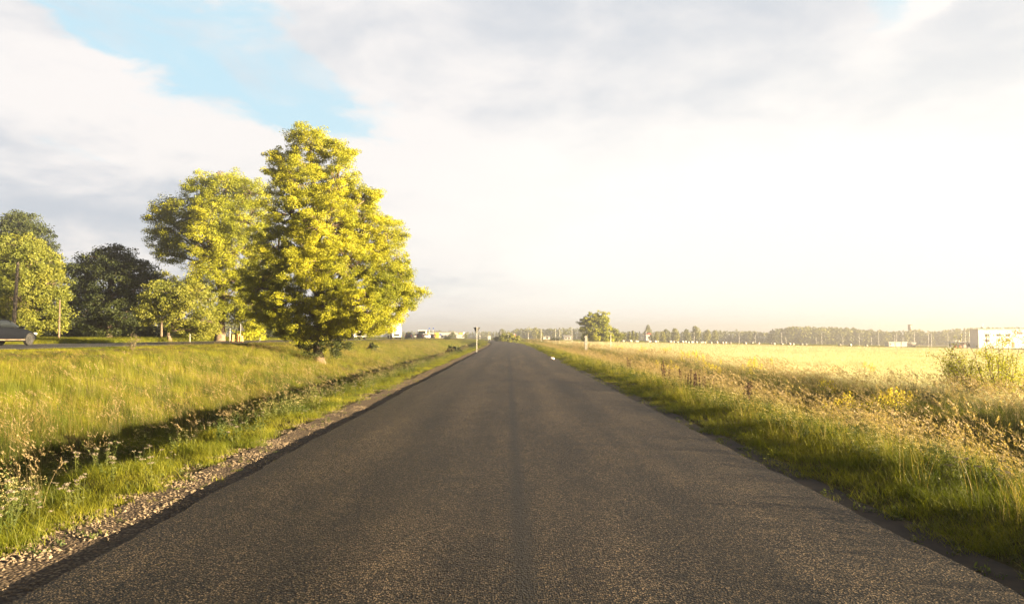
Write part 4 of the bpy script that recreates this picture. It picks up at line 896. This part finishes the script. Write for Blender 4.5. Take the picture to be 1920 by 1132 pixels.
signpost(452.5, 68, 607, 'back of a triangular sign on a pale post beside the sawn stump', 'tri', .75, 'signback')
signpost(963.5, 185, 625, 'small red rimmed white sign on a post at the right of the bend', 'round', .9, 'red', 'white', rad=.05)
# give the bent road its white board at the far left
x = PX(917.5, 230); wb = empty('information_board', (x, 230, gz(x, 230)), 0, 'blank white board on two short posts at the far bend', 'board')
for ox in (-.35, .35): MB().tube([(ox, 0, -.1), (ox, 0, .9)], .04, 8).build('post', M['metal'], wb)
MB().box((0, -.06, 1.15), (1.0, .04, 1.15)).build('board', M['white'], wb, bevel=.01)
# obelisk-like concrete post with the old rail
x = PX(1098.5, 84); ob = empty('concrete_pillar', (x, 84, gz(x, 84) - .2), 0, 'slim pale square pillar in the grass in front of the round tree', 'pillar')
MB().box((0, 0, 1.05), (.34, .30, 2.1), taper=.86).build('shaft', M['concrete'], ob, bevel=.02); MB().box((0, 0, .12), (.5, .46, .34)).build('plinth', M['concrete'], ob, bevel=.02)
MB().box((0, 0, 2.14), (.32, .28, .07)).build('cap', M['concrete'], ob, bevel=.01)
x = PX(1100, 62); rl = empty('rusty_rail', (x, 62, gz(x, 62) - .1), 0, 'short dark metal barrier of three posts in front of the pale pillar', 'barrier')
for ox, hh in ((-.22, .72), (.0, .6), (.24, .86)): MB().tube([(ox, 0, 0), (ox + .01, 0, hh)], .022, 8).build('post', M['signback'], rl)
MB().tube([(-.24, 0, .66), (.26, 0, .68)], .016, 8).build('rail', M['signback'], rl)
pole(1145, 82, 627, .045, 'white', 'thin white post in the grass between the barrier and the small tree', 'marker_pole', 'pole')
pole(1141.5, 74, 647, .025, 'wood', 'short stick in the grass left of the thin white post', 'stake', 'stake'); pole(1153, 84, 647, .022, 'wood', 'short stick in the grass right of the thin white post', 'stake', 'stake')
# pale bag at the verge
def lumpy(name, c_, rad, label, cat, mat_, seed):
    r = np.random.default_rng(seed); m_ = MB(); nu, nv_ = 18, 10; V = []
    for i in range(nv_ + 1):
        for j in range(nu):
            th, ph = j / nu * 6.283, i / nv_ * math.pi; k2 = 1 + .13 * math.sin(3 * th + seed) * math.sin(2 * ph) + .08 * math.sin(7 * th) * math.sin(5 * ph)
            V.append((rad[0] * math.sin(ph) * math.cos(th) * k2, rad[1] * math.sin(ph) * math.sin(th) * k2, rad[2] * (math.cos(ph) * k2 + .8)))
    q = [[i * nu + j, (i + 1) * nu + j, (i + 1) * nu + (j + 1) % nu, i * nu + (j + 1) % nu] for i in range(nv_) for j in range(nu)]
    m_.add(V, q); o = m_.build(name, M[mat_], smooth=True); o.location = c_; return tag(o, label, cat)
Yb = 49.0; x = PX(1035, Yb); lumpy('plastic_bag', (x, Yb, gz(x, Yb) - .03), (.17, .2, .12), 'pale pinkish plastic bag lying at the right edge of the road', 'bag', 'plastic', 3)
x = PX(1131, 58); lumpy('stone', (x, 58, gz(x, 58)), (.12, .12, .22), 'small pale stone in the grass left of the thin white post', 'stone', 'bale', 4)

# lamp posts and poles across the far fields
for i, (px, yt, Y, lamp, lab) in enumerate([
        (939, 620, 330, 0, 'low pale pole over the dark bush at the bend'), (952.5, 620, 320, 0, 'low pale pole left of the red rimmed sign'), (900, 621, 330, 0, 'short pale pole right of the give way sign'),
        (990.5, 623, 330, 0, 'thin white pole before the wood left of the white shed'), (1014.5, 615, 200, 0, 'tall white pole left of the white shed'), (1041.5, 617, 220, 0, 'white pole between the white shed and the grey house, left one'),
        (1049.5, 617, 220, 0, 'white pole between the white shed and the grey house, right one'), (1072.5, 616, 190, 0, 'tall white pole right of the grey house'), (1211.5, 620, 300, 0, 'white pole in front of the white gable'),
        (1301.5, 622, 300, 0, 'white pole below the domed tree'), (1386, 623, 310, 1, 'white lamp post left of the lone round crown'), (1416.5, 628, 420, 0, 'short white pole under the lone round crown'),
        (1466, 624, 320, 1, 'white lamp post at the left end of the dense wood'), (1474, 631, 440, 0, 'short pale pole right of the first lamp post of the wood'), (1531, 632, 440, 0, 'short white pole in the middle of the dense wood'),
        (1541.5, 624, 320, 1, 'white lamp post in the middle of the dense wood'), (1581, 631, 440, 0, 'short white pole right of the middle lamp post'), (1612, 625, 330, 1, 'white lamp post left of the white containers'),
        (1635, 632, 450, 0, 'short white pole farther left of the containers'), (1648.5, 622, 330, 1, 'white lamp post, second left of the containers'), (1679, 627, 340, 0, 'white pole between the first two containers'),
        (1682.5, 624, 380, 0, 'thin pale pole behind the second container'), (1694.5, 631, 400, 0, 'short pale pole behind the third container'), (1716, 622, 320, 1, 'white lamp post right of the water tower'),
        (1742.5, 622, 300, 0, 'tall pale flag pole left of the filling station'), (1748, 624, 300, 0, 'second tall pale flag pole left of the filling station'), (1779, 624, 300, 1, 'lamp post beside the filling station column'),
        (1804.5, 616, 300, 0, 'tall flag pole behind the filling station roof'), (1812, 617, 300, 0, 'second tall flag pole behind the filling station roof'), (1820, 617, 300, 0, 'third tall flag pole behind the filling station roof')]):
    pole(px, Y, yt, .10 * Y / 250, 'white', lab, 'lamp_post' if lamp else 'pale_pole', 'lamp post' if lamp else 'pole', 'poles across the far fields', lamp)
# wrapped bales
r = np.random.default_rng(450)
bm = MB(); V = []; n = 20; pf = [(0, .55), (.45, .6), (.6, .52), (.64, .3)]
for s_ in (-1,): pass
prof = [(-.62, .0), (-.62, .48), (-.55, .60), (0, .62), (.55, .60), (.62, .48), (.62, .0)]
V = [(a_, b2 * math.cos(t_), .62 + b2 * math.sin(t_)) for a_, b2 in prof for t_ in np.linspace(0, 6.283, n, endpoint=False)]
bm.add(V, [[i * n + j, i * n + (j + 1) % n, (i + 1) * n + (j + 1) % n, (i + 1) * n + j] for i in range(len(prof) - 1) for j in range(n)]); bme = bm.mesh('wrapped_bale'); bme.materials.append(M['bale']); bme.polygons.foreach_set('use_smooth', np.ones(len(bme.polygons), bool))
for px, py in [(1158, 639), (1167.5, 639), (1172, 641), (1179, 638), (1182, 641), (1192, 638), (1195, 641), (1213, 642), (1216, 638), (1218, 641), (1224, 641), (1228, 638), (1232, 642), (1256, 639), (1262, 638), (1260, 643), (1267, 642), (1270, 641), (1279, 643), (1284, 640), (1285, 643), (1290, 641), (1296, 642), (1298, 643), (1305, 643),
               (1314, 642), (1317, 643), (1321, 641), (1333, 643), (1339, 642), (1343, 642), (1354, 642), (1360, 641), (1369, 640), (1397, 643), (1411, 643), (1422, 643), (1446, 644), (1451, 642), (1466, 643), (1480, 644), (1487, 642), (1503, 644), (1511, 641), (1575, 644), (1594, 645), (1625, 645)]:
    Y = 262 + r.uniform(-14, 14); x = PX(px, Y); o = bpy.data.objects.new('wrapped_bale', bme); COL.objects.link(o); o.location = (x, Y, gz(x, Y) + .1); q = r.uniform(.7, 1.0); o.scale = (q, q, q * .85); o.rotation_euler = (0, 0, r.uniform(-.9, .9))
    tag(o, 'pale wrapped hay bale lying on the green strip behind the crop', 'hay bale', 'wrapped bales on the far strip')

# ------------------------------------------------------------------ buildings
def house(name, px0, px1, Y, ytop, label, wall, depth=10, roofmat='roof', roof='flat', wins=(), base=None, cat='building', roof_h=0.8):
    x0, x1 = PX(px0, Y), PX(px1, Y); xc = (x0 + x1) / 2; wd = x1 - x0; z = gz(xc, Y) if base is None else base; h = EYE + (HY - ytop) / F * Y - z
    root = empty(name, (xc, Y, z - .3), 0, label, cat); hw_ = h - (roof_h if roof != 'flat' else .25)
    MB().box((0, depth / 2, hw_ / 2 + .15), (wd, depth, hw_ + .3)).build('wall', M[wall], root)
    if roof == 'flat': MB().box((0, depth / 2, hw_ + .3 + .14), (wd + .5, depth + .5, .28)).build('roof', M[roofmat], root)
    elif roof == 'gable': MB().prism([(-wd / 2 - .4, hw_ + .3), (wd / 2 + .4, hw_ + .3), (0, h + .3)], -.4, depth + .4).build('roof', M[roofmat], root)
    else: MB().prism([(-.4, hw_ + .3), (depth + .4, hw_ + .3), (depth / 2, h + .3)], -wd / 2 - .4, wd / 2 + .4, axis='x').build('roof', M[roofmat], root)
    for (wx, wz, ww, wh, nm) in wins:
        fr = MB().box((wx, -.03, wz + .3), (ww, .08, wh)).build(nm, M['darkwin'] if nm != 'cladding_panel' else M['yellow'], root)
        if nm == 'window':
            MB().box((wx, -.05, wz + .3), (.08, .12, wh + .02)).build('mullion', M['white'], fr); MB().box((wx, -.09, wz + .3 - wh / 2 - .06), (ww + .2, .16, .1)).build('sill', M['white'], fr)
    return root
# long yellow and white shop
sh_ = house('shop_building', 802, 868, 440, 622.5, 'long low yellow and white shop behind the meadow', 'white', 18, 'roof')
wd = PX(868, 440) - PX(802, 440); h_ = EYE + (HY - 622.5) / F * 440 - gz(PX(835, 440), 440)
MB().box((-wd / 2 + .6, -.06, h_ / 2 + .2), (1.2, .14, h_)).build('cladding_panel', M['yellow'], sh_); MB().box((-wd / 2 + 5.9, -.06, h_ / 2 + .2), (2.8, .14, h_ * .98)).build('cladding_panel', M['yellow'], sh_)
MB().box((wd / 2 - 1.2, -.06, h_ * .85), (2.6, .14, h_ * .25)).build('cladding_panel', M['yellow'], sh_)
MB().prism([(-wd / 2 + 4.4, h_ * .42), (-wd / 2 + 5.6, h_ * .42), (-wd / 2 + 5.0, h_ * .75)], -.2, -.14).build('emblem', M['red'], sh_)
MB().box((-wd / 2 + 8.4, -.08, h_ * .68), (1.3, .12, h_ * .28)).build('sign_panel', M['blue'], sh_)
for k_ in range(5): MB().box((-wd / 2 + 9.6 + k_ * 2.0, -.04, 1.4), (1.5, .1, 1.7)).build('window', M['darkwin'], sh_)
x = PX(796, 400); pyl = empty('advertising_pylon', (x, 400, gz(x, 400)), 0, 'yellow advertising pylon left of the long shop', 'pylon')
MB().box((0, 0, 1.6), (.5, .4, 3.4)).build('post', M['signback'], pyl); MB().box((0, -.02, 3.9), (1.8, .5, 1.3)).build('sign_panel', M['yellow'], pyl, bevel=.03)
for px, lab in ((805.3, 'left of the two blue discs on poles above the shop'), (812.8, 'right of the two blue discs on poles above the shop')):
    x = PX(px, 400); rt = empty('flag_pole_sign', (x, 400, gz(x, 400)), 0, lab, 'sign', 'blue discs on poles'); MB().tube([(0, 0, 0), (0, 0, 5.6)], .07, 8).build('post', M['white'], rt); MB().lathe([(0, -.08), (.5, -.08), (.5, .08), (0, .08)], 20).build('sign_disc', M['blue'], rt)
    rt.children[1].rotation_euler = (R(90), 0, 0); rt.children[1].location = (0, 0, 5.7)
house('shed', 1019, 1031, 330, 630.5, 'white flat shed in front of the far wood', 'white', 6, 'roof', wins=[(.3, 1.0, .8, .8, 'window')])
house('small_house', 1058, 1071, 330, 628, 'small grey white house beside the tall white pole', 'white', 8, 'roof', 'side', wins=[(-.8, 1.1, .7, .8, 'window'), (.7, 1.1, .7, .8, 'window')])
house('small_house', 1212, 1222, 420, 623, 'white gable of a house under the domed tree', 'white', 8, 'redroof', 'gable', wins=[(0, 2.6, .7, .9, 'window')], roof_h=1.4)
house('small_house', 966, 974, 330, 628.5, 'pinkish cottage behind the bushes at the bend', 'pinkwhite', 6, 'redroof', 'gable', wins=[(0, 1.0, .6, .7, 'window')])
# the pale office hall at the right edge
Yw = 268.0; bw = house('office_hall', 1837, 2010, Yw, 617, 'large pale two storey hall at the right edge with red brown lettering', 'pinkwhite', 5, 'white')
xc = (PX(1837, Yw) + PX(2010, Yw)) / 2; zb = gz(xc, Yw) - .3
def wx_(px): return PX(px, Yw) - xc
def wz_(py): return EYE + (HY - py) / F * Yw - zb
for px, py in ((1854, 628), (1875.5, 628), (1892.5, 628), (1854, 638), (1892.5, 638), (1930, 638), (1950, 638), (1970, 638)):
    f_ = MB().box((wx_(px), -.03, wz_(py)), (1.6, .08, .9)).build('window', M['darkwin'], bw); MB().box((wx_(px), -.05, wz_(py)), (.08, .12, .92)).build('mullion', M['white'], f_); MB().box((wx_(px), -.06, wz_(py) + .26), (1.6, .1, .06)).build('mullion', M['white'], f_)
MB().box((wx_(1902.5), -.05, wz_(646.5)), (.9, .12, 2.0)).build('door', M['redroof'], bw, bevel=.02)
MB().box((wx_(1923), -.05, .55 + .1), (PX(2010, Yw) - PX(1837, Yw) + .1, .14, .8)).build('plinth', M['brown'], bw)
tx = bpy.data.curves.new('lettering', 'FONT'); tx.body = 'Ork'; tx.size = 2.0; tx.extrude = .04; tmp = bpy.data.objects.new('tmp', tx); COL.objects.link(tmp); bpy.context.view_layer.update(); lme = bpy.data.meshes.new_from_object(tmp); bpy.data.objects.remove(tmp); to = bpy.data.objects.new('lettering', lme); COL.objects.link(to)
to.location = (wx_(1905), -.08, wz_(626.5)); to.rotation_euler = (R(90), 0, 0); lme.materials.clear(); lme.materials.append(M['red']); to.parent = bw
MB().prism([(wx_(1903), wz_(619.5)), (wx_(1905.5), wz_(621)), (wx_(1904), wz_(620.8))], -.08, -.04).build('emblem', M['red'], bw)
MB().box((wx_(1867), 6, wz_(613.5)), (1.4, 1.2, .5)).build('roof_vent', M['metal'], bw, bevel=.05); MB().tube([(wx_(1866), 6, wz_(615)), (wx_(1866), 6, wz_(607))], .08, 8).build('mast', M['metal'], bw)
# filling station left of it
Yf = 285.0; x = PX(1808, Yf); z = gz(x, Yf); fs = empty('filling_station', (x, Yf, z - .2), 0, 'white filling station with flat canopy left of the pale hall', 'filling station')
cz = EYE + (HY - 642) / F * Yf - z + .2
MB().box((0, 0, cz), (PX(1836, Yf) - PX(1783, Yf), 7, .35)).build('canopy', M['white'], fs, bevel=.04); MB().box((-3.5, 0, cz + .75), (3.2, 3, .2)).build('canopy_top', M['white'], fs)
for ox in (-5.4, 0.8, 5.4): MB().box((ox, 0, cz / 2), (.3, .3, cz)).build('column', M['white'], fs)
MB().box((2.5, 3, 1.45), (3.4, 4, 2.9)).build('kiosk', M['white'], fs, bevel=.03); MB().box((2.9, .96, 1.4), (1.5, .08, 1.4)).build('window', M['darkwin'], fs)
for ox in (-3.4, -1.4): MB().box((ox, 0, .9), (.7, .5, 1.5)).build('fuel_pump', M['red'], fs, bevel=.05)
x = PX(1781.5, 280); pr = empty('price_pylon', (x, 280, gz(x, 280)), 0, 'white price pylon at the left end of the filling station', 'pylon'); MB().box((0, 0, 1.3), (.55, .3, 2.9)).build('panel', M['white'], pr, bevel=.03); MB().box((0, 0, .1), (.9, .5, .3)).build('plinth', M['concrete'], pr)
for i, (a_, b2, yt, lab) in enumerate([(1667.5, 1678.5, 641, 'white site container, leftmost of the row of three'), (1680, 1690, 641, 'white site container, middle of the row of three'), (1691.5, 1702, 641, 'white site container, rightmost of the row of three'), (1710, 1717.5, 642, 'single cream container below the water tower')]):
    house('site_container', a_, b2, 290, yt, lab, 'white' if i < 3 else 'bale', 3, 'white', wins=[(-.4, 1.2, .5, .5, 'window')] if i in (0, 3) else (), cat='container')
# water tower
Yt = 560.0; x = PX(1708.5, Yt); z = gz(x, Yt); wt = empty('water_tower', (x, Yt, z), 0, 'brick water tower rising over the dense wood', 'water tower')
h_ = EYE + (HY - 608.5) / F * Yt - z
MB().lathe([(1.7, 0), (1.3, h_ * .45), (1.25, h_ - 4.2)], 20).build('shaft', M['brick'], wt, smooth=True); MB().lathe([(1.25, h_ - 4.4), (1.75, h_ - 3.9), (1.6, h_ - 3.7), (1.6, h_ - .4), (1.75, h_ - .3), (1.6, h_), (0, h_ + .15)], 20).build('tank', M['brick'], wt)
MB().box((.0, -1.6, h_ - 2.0), (.9, .2, 3.0)).build('window_bay', M['white'], wt)
pole(1652, 620, 588, .22, 'white', 'very tall thin mast faint above the dense wood', 'radio_mast', 'mast')

# ------------------------------------------------------------------ vehicles on the highway
def wheel(root, x, y, r_, side, wdt=.2):
    wl = MB().lathe([(r_ * .55, -wdt / 2), (r_ * .93, -wdt / 2), (r_, -wdt * .35), (r_, wdt * .35), (r_ * .93, wdt / 2), (r_ * .55, wdt / 2)], 24).build('wheel', M['tyre'], root); wl.location = (x, y, r_); wl.rotation_euler = (R(90), 0, 0)
    m_ = MB().lathe([(r_ * .6, 0), (r_ * .56, .03), (r_ * .2, .015), (0, .03)], 24)
    for k_ in range(5):
        a_ = k_ * 1.2566; m_.add([(r_ * .1 * math.cos(a_ - .9), r_ * .1 * math.sin(a_ - .9), .035), (r_ * .55 * math.cos(a_ - .12), r_ * .55 * math.sin(a_ - .12), .045), (r_ * .55 * math.cos(a_ + .12), r_ * .55 * math.sin(a_ + .12), .045), (r_ * .1 * math.cos(a_ + .9), r_ * .1 * math.sin(a_ + .9), .035)], [[0, 1, 2, 3]])
    rm = m_.build('rim', M['rim'], wl); rm.location = (0, 0, wdt * .4 * (1 if side < 0 else -1)); rm.rotation_euler = (0 if side < 0 else math.pi, 0, 0)
def loft(mb, secs, tint=.5):
    """secs: list of (x, half width, z0, z1, top half width)"""
    V = []; n = 10
    for (x, hw_, z0, z1, tw) in secs:
        V += [(x, -hw_ * .92, z0), (x, -hw_, z0 + (z1 - z0) * .25), (x, -hw_, z0 + (z1 - z0) * .65), (x, -tw, z1 - .03), (x, -tw * .85, z1), (x, tw * .85, z1), (x, tw, z1 - .03), (x, hw_, z0 + (z1 - z0) * .65), (x, hw_, z0 + (z1 - z0) * .25), (x, hw_ * .92, z0)]
    q = [[i * n + j, i * n + (j + 1) % n, (i + 1) * n + (j + 1) % n, (i + 1) * n + j] for i in range(len(secs) - 1) for j in range(n)]
    b0 = mb.n; mb.add(V, q, tint); e = (len(secs) - 1) * n
    mb.f.append([list(range(b0 + n - 1, b0 - 1, -1))]); mb.f.append([list(range(b0 + e, b0 + e + n))]); return mb
def car(loc, head, paint, label, style='estate', group='vehicles on the highway'):
    """nose along +X of the empty"""
    root = empty('car', loc, head, label, 'car', group)
    body = [(-2.25, .74, .42, .86, .70), (-2.15, .84, .30, .98, .78), (-1.6, .89, .24, 1.0, .82), (0, .90, .22, .99, .83), (.9, .90, .22, .97, .82), (1.3, .89, .24, .93, .78), (1.8, .86, .28, .82, .72), (2.15, .76, .34, .70, .64), (2.28, .62, .42, .60, .52)]
    loft(MB(), body).build('body', paint, root, smooth=True, bevel=.02)
    rz_ = 1.62 if style == 'suv' else 1.44
    if style == 'hatch' or style == 'estate' or style == 'suv': gh = [(-2.12, .74, .96, 1.02, .72), (-1.85, .76, .96, rz_ - .05, .60), (-1.2, .78, .96, rz_, .62), (-.1, .78, .96, rz_, .62), (.35, .78, .95, rz_ - .08, .61), (1.15, .74, .93, .97, .70)]
    else: gh = [(-1.75, .74, .96, 1.0, .72), (-1.1, .76, .96, 1.36, .60), (-.3, .78, .96, 1.42, .61), (.35, .78, .95, 1.36, .61), (1.15, .74, .93, .97, .70)]
    g_ = loft(MB(), [(a_, b2 * .985, c_, d_ - .015, e_ * 1.0) for a_, b2, c_, d_, e_ in gh]).build('window_band', M['darkwin'], root, smooth=True)
    loft(MB(), [(a_, e_ * 1.02, d_ - .05, d_ + .012, e_ * .98) for a_, b2, c_, d_, e_ in gh[1:-1]]).build('roof', paint, root, smooth=True)
    for px_ in (-1.72, -.72, .30):
        for sy in (-1, 1): MB().tube([(px_, sy * .785, .95), (px_ + (.10 if px_ < 0 else -.12), sy * .64, rz_ - .06)], .03, 6, cap=False).build('pillar', paint, root)
    for xw in (-1.42, 1.42):
        for sy in (-1, 1):
            wheel(root, xw, sy * .80, .325, sy)
            m_ = MB(); th = np.linspace(-.15, math.pi + .15, 12); V = []
            for k_ in th: V += [(xw + .38 * math.cos(k_), sy * .905, .325 + .38 * math.sin(k_)), (xw + .33 * math.cos(k_), sy * .91, .325 + .33 * math.sin(k_))]
            m_.add(V, [[2 * i, 2 * i + 1, 2 * i + 3, 2 * i + 2] for i in range(11)]).build('wheel_arch', M['tyre'], root)
    for sy in (-1, 1):
        MB().box((2.10, sy * .62, .66), (.28, .26, .13)).build('headlight', M['lampglass'], root, bevel=.04); MB().box((-2.17, sy * .68, .80), (.14, .22, .2)).build('tail_light', M['tail'], root, bevel=.03); MB().box((.72, sy * .96, 1.02), (.12, .2, .13)).build('mirror', paint, root, bevel=.03)
        MB().box((.0, sy * .905, .32), (2.0, .03, .07)).build('sill_strip', M['bark'], root, bevel=.01)
    MB().box((2.24, 0, .50), (.09, .7, .13)).build('grille', M['tyre'], root, bevel=.02); MB().box((2.285, 0, .40), (.02, .5, .11)).build('number_plate', M['white'], root); MB().box((-2.24, 0, .60), (.02, .5, .11)).build('number_plate', M['white'], root)
    return root
def on_hw(x, y): return (x, y, float(hwz(y)) + .03)
car(on_hw(-28.2, 37.8), R(90), M['carblack'], 'dark estate car driving right, cut off by the left edge', 'estate')
for px, Y, x_, pm, stl, hd, lab in [(768, 176, None, 'carblack', 'suv', 90, 'dark high car behind the white truck'), (783, 190, None, 'carsilver', 'sedan', -90, 'silver car between the two dark ones'), (789, 182, None, 'carblack', 'hatch', 90, 'dark car left of the white van'),
                                   (800.5, 196, None, 'carwhite', 'estate', 90, 'light estate car right of the white van'), (809.5, 215, None, 'carblack', 'hatch', 90, 'last dark car before the shop'), (795, 232, None, 'carred', 'hatch', -90, 'dark red car half hidden by the white van')]:
    x = PX(px, Y); car((x, Y, max(gz(x, Y), float(hwz(Y)) + .03) + .0), R(hd), M[pm], lab, stl)
def truck(px, Y, label, box_h, stripe, cabw=2.4, side=0, name='truck'):
    x = PX(px, Y); root = empty(name, (x, Y, float(hwz(Y)) + .03), R(-90 + side), label, 'truck', 'vehicles on the highway')
    MB().box((-4.2, 0, (box_h + 1.15) / 2), (9.0, 2.45, box_h - 1.15)).build('trailer', M['white'], root, bevel=.04)
    if stripe: MB().box((-4.2, 0, 1.45), (9.06, 2.50, .3)).build('stripe', M['green'], root)
    loft(MB(), [(.55, 1.15, .45, box_h - .35, 1.1), (1.9, 1.2, .4, box_h - .45, 1.12), (2.35, 1.18, .4, box_h - 1.0, 1.1), (2.5, 1.15, .45, 1.5, 1.1)]).build('cab', M['white'], root, bevel=.04)
    MB().box((2.36, 0, 1.95), (.12, 2.0, .75)).build('windscreen', M['darkwin'], root, bevel=.03); MB().box((2.52, 0, .95), (.06, 1.3, .5)).build('grille', M['tyre'], root)
    MB().box((-4.2, 0, .85), (8.6, 1.0, .25)).build('chassis', M['signback'], root)
    for xw in (1.6, -1.0, -6.4, -7.6):
        for sy in (-1, 1): wheel(root, xw, sy * 1.05, .46, sy, .28)
    for sy in (-1, 1): MB().box((2.5, sy * .9, .75), (.08, .35, .2)).build('headlight', M['lampglass'], root, bevel=.02); MB().box((2.2, sy * 1.38, 2.0), (.12, .18, .5)).build('mirror', M['signback'], root, bevel=.02)
truck(742, 172, 'white box truck with green stripe at the right edge of the tallest tree', 3.9, True, side=16)
truck(668, 120, 'white articulated truck half hidden under the tallest tree', 3.3, False, side=30)
truck(792, 205, 'small white van truck among the cars before the shop', 2.6, False, side=6, name='van')

# ------------------------------------------------------------------ the bright evening air
mt, t, out = material('haze_air'); pv = t.new('ShaderNodeVolumePrincipled'); pv.inputs['Color'].default_value = (1.0, .96, .90, 1); pv.inputs['Density'].default_value = 0.0011; pv.inputs['Anisotropy'].default_value = .78
t.l.new(pv.outputs[0], out.inputs['Volume'])
hz = MB().box((0, 720, 4.0), (3300, 1620, 38)).build('haze', mt); tag(hz, kind='stuff')
